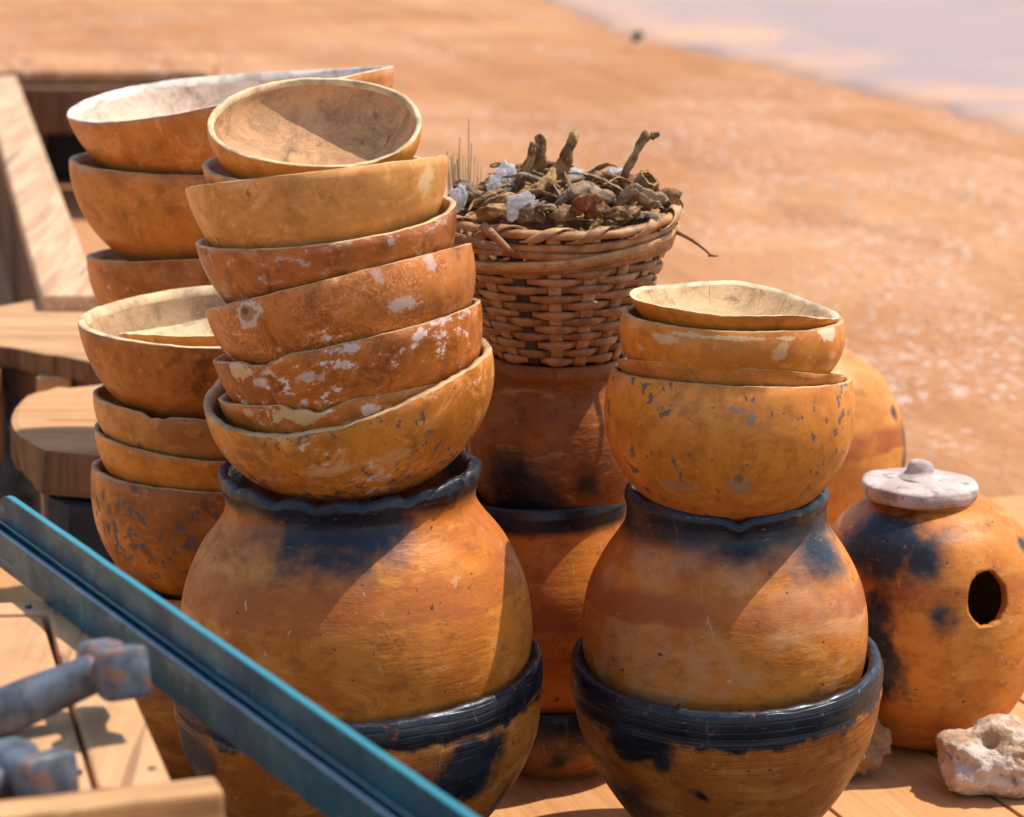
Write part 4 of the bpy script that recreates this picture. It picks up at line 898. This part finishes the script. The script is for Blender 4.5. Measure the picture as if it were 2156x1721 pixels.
# ------------------------------------------------------------------ stools, bench and low table at the left
def slab(name, outline, z0, z1, mat, parent, bev=0.006, wob=0.0, seed=0, side_mat=None):
    """outline: list of (x,y) counter-clockwise in the parent's space"""
    bm = bmesh.new(); n = len(outline)
    vs = [bm.verts.new((x, y, z1)) for x, y in outline]; f = bm.faces.new(vs)
    r = bmesh.ops.extrude_face_region(bm, geom=[f]); low = [v for v in r['geom'] if isinstance(v, bmesh.types.BMVert)]
    for v in low:
        v.co.z = z0
        if wob: v.co.x += wob*mn.noise(v.co*20+V((seed, 0, 0))); v.co.y += wob*mn.noise(v.co*20+V((0, seed, 0)))
    bmesh.ops.recalc_face_normals(bm, faces=bm.faces)
    ed = [e for e in bm.edges if len(e.link_faces) == 2 and e.calc_face_angle(0) > 1.0]
    bmesh.ops.bevel(bm, geom=ed, offset=bev, segments=2, profile=0.6, affect='EDGES')
    o = bm_obj(name, bm, mat, parent)
    if side_mat:
        o.data.materials.append(side_mat)
        for p in o.data.polygons: p.material_index = 1 if p.normal.z < 0.6 else 0
    return o
W_LOG = wood_mat('wood_log', 21, (0.54, 0.275, 0.11), (0.40, 0.175, 0.066), 0, 0.8, 0.6, 0.35, (0.62, 0.36, 0.17))
W_PLK = wood_mat('wood_plank', 22, (0.56, 0.31, 0.14), (0.36, 0.165, 0.07), 0, 0.75, 1.0, 0.2)
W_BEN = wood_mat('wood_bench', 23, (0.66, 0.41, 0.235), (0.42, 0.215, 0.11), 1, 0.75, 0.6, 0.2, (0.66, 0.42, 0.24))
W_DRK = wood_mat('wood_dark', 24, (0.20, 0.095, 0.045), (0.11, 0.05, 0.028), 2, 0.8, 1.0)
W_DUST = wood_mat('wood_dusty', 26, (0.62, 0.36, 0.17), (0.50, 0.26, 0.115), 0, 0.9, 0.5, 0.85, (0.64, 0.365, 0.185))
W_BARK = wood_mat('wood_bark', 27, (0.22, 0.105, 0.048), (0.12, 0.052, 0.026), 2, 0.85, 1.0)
W_SHADE = wood_mat('wood_shade_black', 25, (0.028, 0.028, 0.034), (0.018, 0.018, 0.022), 0, 0.7, 0.6)  # near-black stands for the shade under the log stool and low table
# log stool: thick split half-round seat on an added black block standing for shade
zs = 0.275; c = at_z(205, 880, zs); stl = empty('log_stool', V((c.x, c.y, 0))); tag(stl, 'thick cracked half-log stool behind the speckled bowl stack', 'stool', 'rough wooden stools')
def opx(pts, z, org): return [(at_z(x, y, z)-org).to_2d()[:] for x, y in pts]
org = stl.location
left = [(300, 955), (200, 958), (150, 962), (150, 955)]
ell = [(225+205*math.copysign(abs(cos(a))**0.85, cos(a)), 882+(78+16*mn.noise(V((cos(a)*2.4, sin(a)*2.4, 2)))+7*mn.noise(V((cos(a)*8, sin(a)*8, 5))))*sin(a)) for a in [2*pi*k/40 for k in range(40)]][::-1]
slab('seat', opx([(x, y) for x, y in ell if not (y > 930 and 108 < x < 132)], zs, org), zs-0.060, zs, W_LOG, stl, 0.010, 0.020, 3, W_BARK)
slab('shade_stump', opx([(95, 940), (140, 958), (220, 965), (330, 955), (350, 870), (120, 850), (85, 900)], zs, org), 0.001, zs-0.064, W_SHADE, stl, 0.01, 0.02, 7)  # added to fill the space under the seat with painted shade
# plank stool
zs = 0.275; c = at_z(110, 690, zs); st2 = empty('wooden_stool', V((c.x, c.y, 0))); tag(st2, 'low wooden stool with a dark splintered front edge, at the near end of the bench', 'stool', 'rough wooden stools'); org = st2.location
jag = [(-90+37*i, 712+6.5*i+7*mn.noise(V((i*1.7, 3, 0)))) for i in range(11)]
slab('seat', opx(jag+[(280, 640), (200, 622), (90, 626), (20, 640), (-50, 652), (-95, 664)], zs, org), zs-0.034, zs, W_PLK, st2, 0.006, 0.008, 4, W_BARK)
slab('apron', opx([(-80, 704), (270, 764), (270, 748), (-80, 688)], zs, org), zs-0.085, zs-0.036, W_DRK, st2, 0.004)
for (x, y) in [(-40, 735), (112, 745), (250, 755), (20, 650), (240, 655)]:
    q = at_z(x, y, zs)-org; bm = box_mesh(0.05, 0.045, zs-0.032, 0.004, 0.002, x, (2, 2, 4)); bm_obj('leg', bm, W_LOG if x == 112 else W_DRK, st2, V((q.x, q.y+0.012, (zs-0.032)/2)))
# bench running away to the low table
zs = 0.30; c = at_z(140, 600, zs); bn = empty('wooden_bench', V((c.x, c.y, 0))); tag(bn, 'long weathered bench plank running back to the low table', 'bench'); org = bn.location
A0, A1, B0, B1 = [at_z(x, y, zs)-org for x, y in ((88, 622), (212, 622), (-40, 160), (34, 160))]
slab('seat_plank', [A0.to_2d()[:], A1.to_2d()[:], B1.to_2d()[:], B0.to_2d()[:]], zs-0.035, zs, W_BEN, bn, 0.006, 0.004)
dd = (B0-A0); 
def side(t0, t1, zt, zb, name, off): 
    P0, P1 = A0+dd*t0, A0+dd*t1; nrm = V((-dd.y, dd.x, 0)).normalized()
    q = [P0, P0-nrm*0.03, P1-nrm*0.03, P1]; q = [(p-nrm*off).to_2d()[:] for p in q]
    return slab(name, q, zb, zt, W_DRK, bn, 0.004)
side(0.0, 0.45, zs-0.037, 0.004, 'side_board', 0.012)  # bench's shaded side put into the dark wood colour
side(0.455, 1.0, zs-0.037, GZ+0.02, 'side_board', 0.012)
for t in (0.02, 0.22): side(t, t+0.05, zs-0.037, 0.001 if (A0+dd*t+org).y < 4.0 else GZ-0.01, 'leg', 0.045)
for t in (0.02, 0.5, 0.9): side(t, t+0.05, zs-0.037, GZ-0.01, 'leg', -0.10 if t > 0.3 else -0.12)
# low table
zs = 0.30; c = at_z(200, 120, zs); lt = empty('low_table', V((c.x, c.y, GZ))); tag(lt, 'low broad wooden table with a dusty top and dark underside behind the rear stack', 'table'); org = V((lt.location.x, lt.location.y, 0))
slab('top', opx([(-150, 150), (440, 150), (452, 138), (456, 112), (-150, 104)], zs, org), zs-0.035-GZ, zs-GZ, DIRT, lt, 0.012, 0.01, 2)
slab('front_board', opx([(-150, 156), (450, 156), (450, 150.5), (-150, 150.5)], zs, org), zs-0.15-GZ, zs-0.036-GZ, W_DRK, lt, 0.006, 0.006)
slab('back_panel', opx([(-150, 106), (440, 106), (440, 102), (-150, 102)], zs, org), -0.004, zs-0.037-GZ, W_SHADE, lt, 0.003)  # black panel paints in the shade beneath the table
for x in (-100, 60, 430):
    for y in (145, 110):
        q = at_z(x, y, zs)-org; bm = box_mesh(0.06, 0.06, zs-0.037-GZ, 0.004); bm_obj('leg', bm, W_DRK, lt, V((q.x, q.y, (zs-0.037-GZ)/2)))

# ------------------------------------------------------------------ work table in the foreground
zt = 0.42; ft = V((at_z(150, 1450, zt).x, at_z(150, 1450, zt).y, 0)); ftab = empty('work_table', ft); tag(ftab, 'sunlit plank work table carrying the iron hammers', 'table'); org = ft
W_T = [wood_mat('wood_table_%d' % i, 31+i*3, (0.64, 0.345, 0.155), (0.52, 0.25, 0.105), 1, 0.7, 0.55, 0.3, (0.66, 0.38, 0.21)) for i in range(3)]
slab('batten', opx([(-160, 1296), (112, 1291), (205, 1289), (192, 1265), (100, 1265), (-160, 1273)], zt, org), zt-0.03, zt, W_T[0], ftab, 0.003, 0.001)
slab('plank', opx([(-230, 1700), (196, 1660), (88, 1294), (-150, 1298)], zt, org), zt-0.03, zt-0.001, W_T[1], ftab, 0.004, 0.001, 3)
slab('plank', opx([(206, 1660), (366, 1656), (208, 1292), (101, 1293)], zt, org), zt-0.03, zt+0.001, W_T[2], ftab, 0.004, 0.001, 4)
IRON_D = G('nail_iron', 0.6, 0.4); IRON_D = IRON_D.done((0.06, 0.05, 0.05))
W_RAIL = wood_mat('wood_rail', 41, (0.58, 0.33, 0.14), (0.36, 0.16, 0.06), 0, 0.7, 1.0)
zr_ = 0.443; r0, r1 = at_z(-120, 1697, zr_), at_z(450, 1629, zr_); dv = (r1-r0); ln = dv.to_2d().length
bm = box_mesh(ln, 0.034, 0.075, 0.004, 0.0012, 2, (14, 2, 2)); cc = (r0+r1)/2; nrm = V((dv.y, -dv.x, 0)).normalized()
bm_obj('front_rail', bm, W_RAIL, ftab, V((cc.x, cc.y, zr_-0.0375))+nrm*0.017-org, (0, 0, atan2(dv.y, dv.x)))
W_R2 = wood_mat('wood_strip', 43, (0.70, 0.43, 0.19), (0.52, 0.27, 0.10), 0, 0.7, 0.7)
r0, r1 = at_z(-120, 1722, 0.425), at_z(346, 1686, 0.425); dv = r1-r0; ln = dv.to_2d().length; cc = (r0+r1)/2; nrm = V((dv.y, -dv.x, 0)).normalized()
bm = box_mesh(ln, 0.05, 0.025, 0.003, 0.001, 4, (10, 2, 1)); bm_obj('front_strip', bm, W_R2, ftab, V((cc.x, cc.y, 0.4125))+nrm*0.026-org, (0, 0, atan2(dv.y, dv.x)))
for (x, y) in [(60, 1280), (150, 1279), (20, 1640), (165, 1628), (320, 1622)]:
    q = at_z(x, y, zt)-org; v, f = tube_mesh([(q.x, q.y, zt-0.004), (q.x, q.y, zt+0.0018)], 0.0032, 12); link_mesh('nail', v, f, IRON_D, ftab, smooth=False)
for (x, y) in [(-120, 1310), (165, 1310), (-160, 1640), (320, 1630)]:
    q = at_z(x, y, zt)-org; bm = box_mesh(0.04, 0.04, zt-0.032, 0.004); bm_obj('leg', bm, W_DRK, ftab, V((q.x, q.y, (zt-0.032)/2)))

# ------------------------------------------------------------------ painted steel bar lying across the table corner
def paint_mat():
    g = G('teal_paint', 0.6, 0.18); c = g.co(2); a = g.noise(c, 18, 5, 0.6, 0.5)
    colr = g.mix(g.step(a, 0.36, 0.66), (0.002, 0.095, 0.125), (0.003, 0.048, 0.082))
    b = g.noise(g.co(5, (1, 0.35, 1)), 46, 5, 0.65); colr = g.mix(g.step(b, 0.55, 0.68, 0, 0.75), colr, (0.030, 0.040, 0.060))
    d = g.noise(g.co(7), 60, 4, 0.6); colr = g.mix(g.step(d, 0.60, 0.68, 0, 0.7), colr, (0.05, 0.17, 0.20)); sx_ = g.noise(g.co(13, (0.12, 1, 1)), 90, 3, 0.7); colr = g.mix(g.step(sx_, 0.62, 0.70, 0, 0.6), colr, (0.10, 0.20, 0.23))
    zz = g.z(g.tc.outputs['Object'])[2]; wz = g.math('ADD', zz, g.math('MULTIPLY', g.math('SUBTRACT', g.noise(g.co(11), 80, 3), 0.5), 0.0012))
    colr = g.mix(g.step(wz, 0.0613, 0.0625, 0, 0.8), colr, (0.045, 0.25, 0.31))  # sunlit top edge painted in as brighter teal
    e2 = g.math('MULTIPLY', g.step(wz, 0.0330, 0.0336), g.step(wz, 0.0350, 0.0356, 1, 0)); colr = g.mix(g.math('MULTIPLY', e2, 0.7), colr, (0.42, 0.46, 0.50))  # light catching the front flange's edge, painted in pale grey
    r = g.noise(g.co(8), 34, 4, 0.6); colr = g.mix(g.step(r, 0.68, 0.74, 0, 0.7), colr, (0.16, 0.06, 0.03))
    return g.done(colr, g.step(a, 0.3, 0.7, 0.30, 0.5), g.bump(g.math('ADD', a, b), 0.35, 0.002))
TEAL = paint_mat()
zb = zt+0.0025
b0, b1 = at_z(-30, 1167, zb), at_z(700, 1723, zb); bd = (b1-b0).normalized(); bL = (b1-b0).length+0.25
bar = empty('steel_bar', b0, (0, 0, atan2(bd.y, bd.x))); tag(bar, 'long blue-green painted steel channel slanting across the front of the pots', 'steel bar')
# local x runs along the bar, local -y faces the camera side
def plate(name, y0, y1, z0, z1, xs=0.0, corner=0.0, wob=0.0, bev=0.0012):
    bm = bmesh.new(); out = []
    if corner:
        for k in range(9):
            a = pi-(pi/2)*k/8; out.append((xs+corner+corner*cos(a), z1-corner+corner*sin(a)))
    else: out = [(xs, z1)]
    npt = 40
    for k in range(1, npt+1): out.append((xs+corner+(bL-xs-corner)*k/npt, z1+wob*mn.noise(V((k*0.9, y0*50, 0)))))
    out += [(bL, z0), (xs, z0)]
    vs = [bm.verts.new((x, y0, z)) for x, z in out]; f = bm.faces.new(vs)
    r = bmesh.ops.extrude_face_region(bm, geom=[f])
    for v in r['geom']:
        if isinstance(v, bmesh.types.BMVert): v.co.y = y1
    bmesh.ops.recalc_face_normals(bm, faces=bm.faces)
    ed = [e for e in bm.edges if len(e.link_faces) == 2 and e.calc_face_angle(0) > 1.0]
    bmesh.ops.bevel(bm, geom=ed, offset=bev, segments=2, profile=0.5, affect='EDGES')
    return bm_obj(name, bm, TEAL, bar)
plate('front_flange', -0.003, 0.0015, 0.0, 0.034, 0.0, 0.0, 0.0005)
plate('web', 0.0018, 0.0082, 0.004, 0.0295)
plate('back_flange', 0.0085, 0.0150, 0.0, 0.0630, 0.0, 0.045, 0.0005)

# ------------------------------------------------------------------ hammers
def iron_mat():
    g = G('worn_iron', 0.5, 0.5); c = g.co(1); a = g.noise(c, 50, 5, 0.6, 0.3)
    colr = g.mix(g.step(a, 0.38, 0.66), (0.125, 0.145, 0.175), (0.06, 0.06, 0.07)); b = g.noise(g.co(4), 38, 5, 0.65, 0.4)
    colr = g.mix(g.step(b, 0.54, 0.64, 0, 0.75), colr, (0.27, 0.12, 0.065)); g.b.inputs['Metallic'].default_value = 0.25
    return g.done(colr, g.step(a, 0.3, 0.7, 0.42, 0.62), g.bump(a, 0.4, 0.002))
IRON = iron_mat()
def loft(name, secs, parent, n=32):
    """secs: (centre, u vector, w vector, squareness) rings joined end to end"""
    v, f = [], []
    for (c, u, w, sq) in secs:
        for k in range(n):
            a = 2*pi*k/n; ca, sa = cos(a), sin(a)
            x = math.copysign(abs(ca)**sq, ca); y = math.copysign(abs(sa)**sq, sa); v.append(tuple(c+u*x+w*y))
    m = len(secs)
    for i in range(m-1):
        for k in range(n): k2 = (k+1) % n; f.append((i*n+k, i*n+k2, (i+1)*n+k2, (i+1)*n+k))
    f.append(tuple(range(n-1, -1, -1))); f.append(tuple((m-1)*n+k for k in range(n)))
    return link_mesh(name, v, f, IRON, parent)
def hammer(label, face_px, Yf, axis, L, half, shaft_to, rs):
    fc = at(face_px[0], face_px[1], Yf); h = empty('iron_hammer', fc-V((0, 0, half[1]))); tag(h, label, 'hammer', 'iron hammers on the work table'); o = h.location
    ax_ = V(axis).normalized(); u = V((0, 0, 1)).cross(ax_).normalized(); w = ax_.cross(u)
    S = []
    for (t, k, sq) in [(0.0, 0.94, 0.26), (0.012, 0.99, 0.26), (0.10, 1.0, 0.28), (0.24, 0.99, 0.32), (0.34, 0.76, 0.85), (0.50, 0.78, 0.8), (0.72, 1.0, 0.6), (0.96, 0.95, 0.55), (1.0, 0.85, 0.55)]:
        S.append((fc-o-ax_*(L*t), u*half[0]*k, w*half[1]*k, sq))
    loft('head', [(c, u_, w_, sq) for (c, u_, w_, sq) in S][::-1], h)
    j = fc-o-ax_*(L*0.6); e = at(shaft_to[0], shaft_to[1], shaft_to[2])-o; d = (e-j).normalized()
    us = V((0, 0, 1)).cross(d).normalized(); ws = d.cross(us)
    S = []
    for (t, k, fl) in [(0.0, 0.9, 0.85), (0.10, 0.92, 0.85), (0.16, 0.95, 0.7), (0.30, 1.0, 0.8), (0.42, 1.05, 0.95), (1.0, 1.1, 1.0)]:
        S.append((j.lerp(e, t), us*rs*k*fl, ws*rs*k, 0.85))
    loft('shaft', S, h)
hammer('iron hammer with a square rusty striking face turned up toward the bar', (266, 1420), 1.93, (0.38, -0.88, 0.20), 0.085, (0.0185, 0.0195), (-150, 1565, 1.93), 0.0165)
hammer('second iron hammer, its dark blunt head cut by the picture edge below the first', (112, 1648), 1.80, (0.62, -0.74, 0.10), 0.075, (0.021, 0.019), (-180, 1760, 1.78), 0.013)
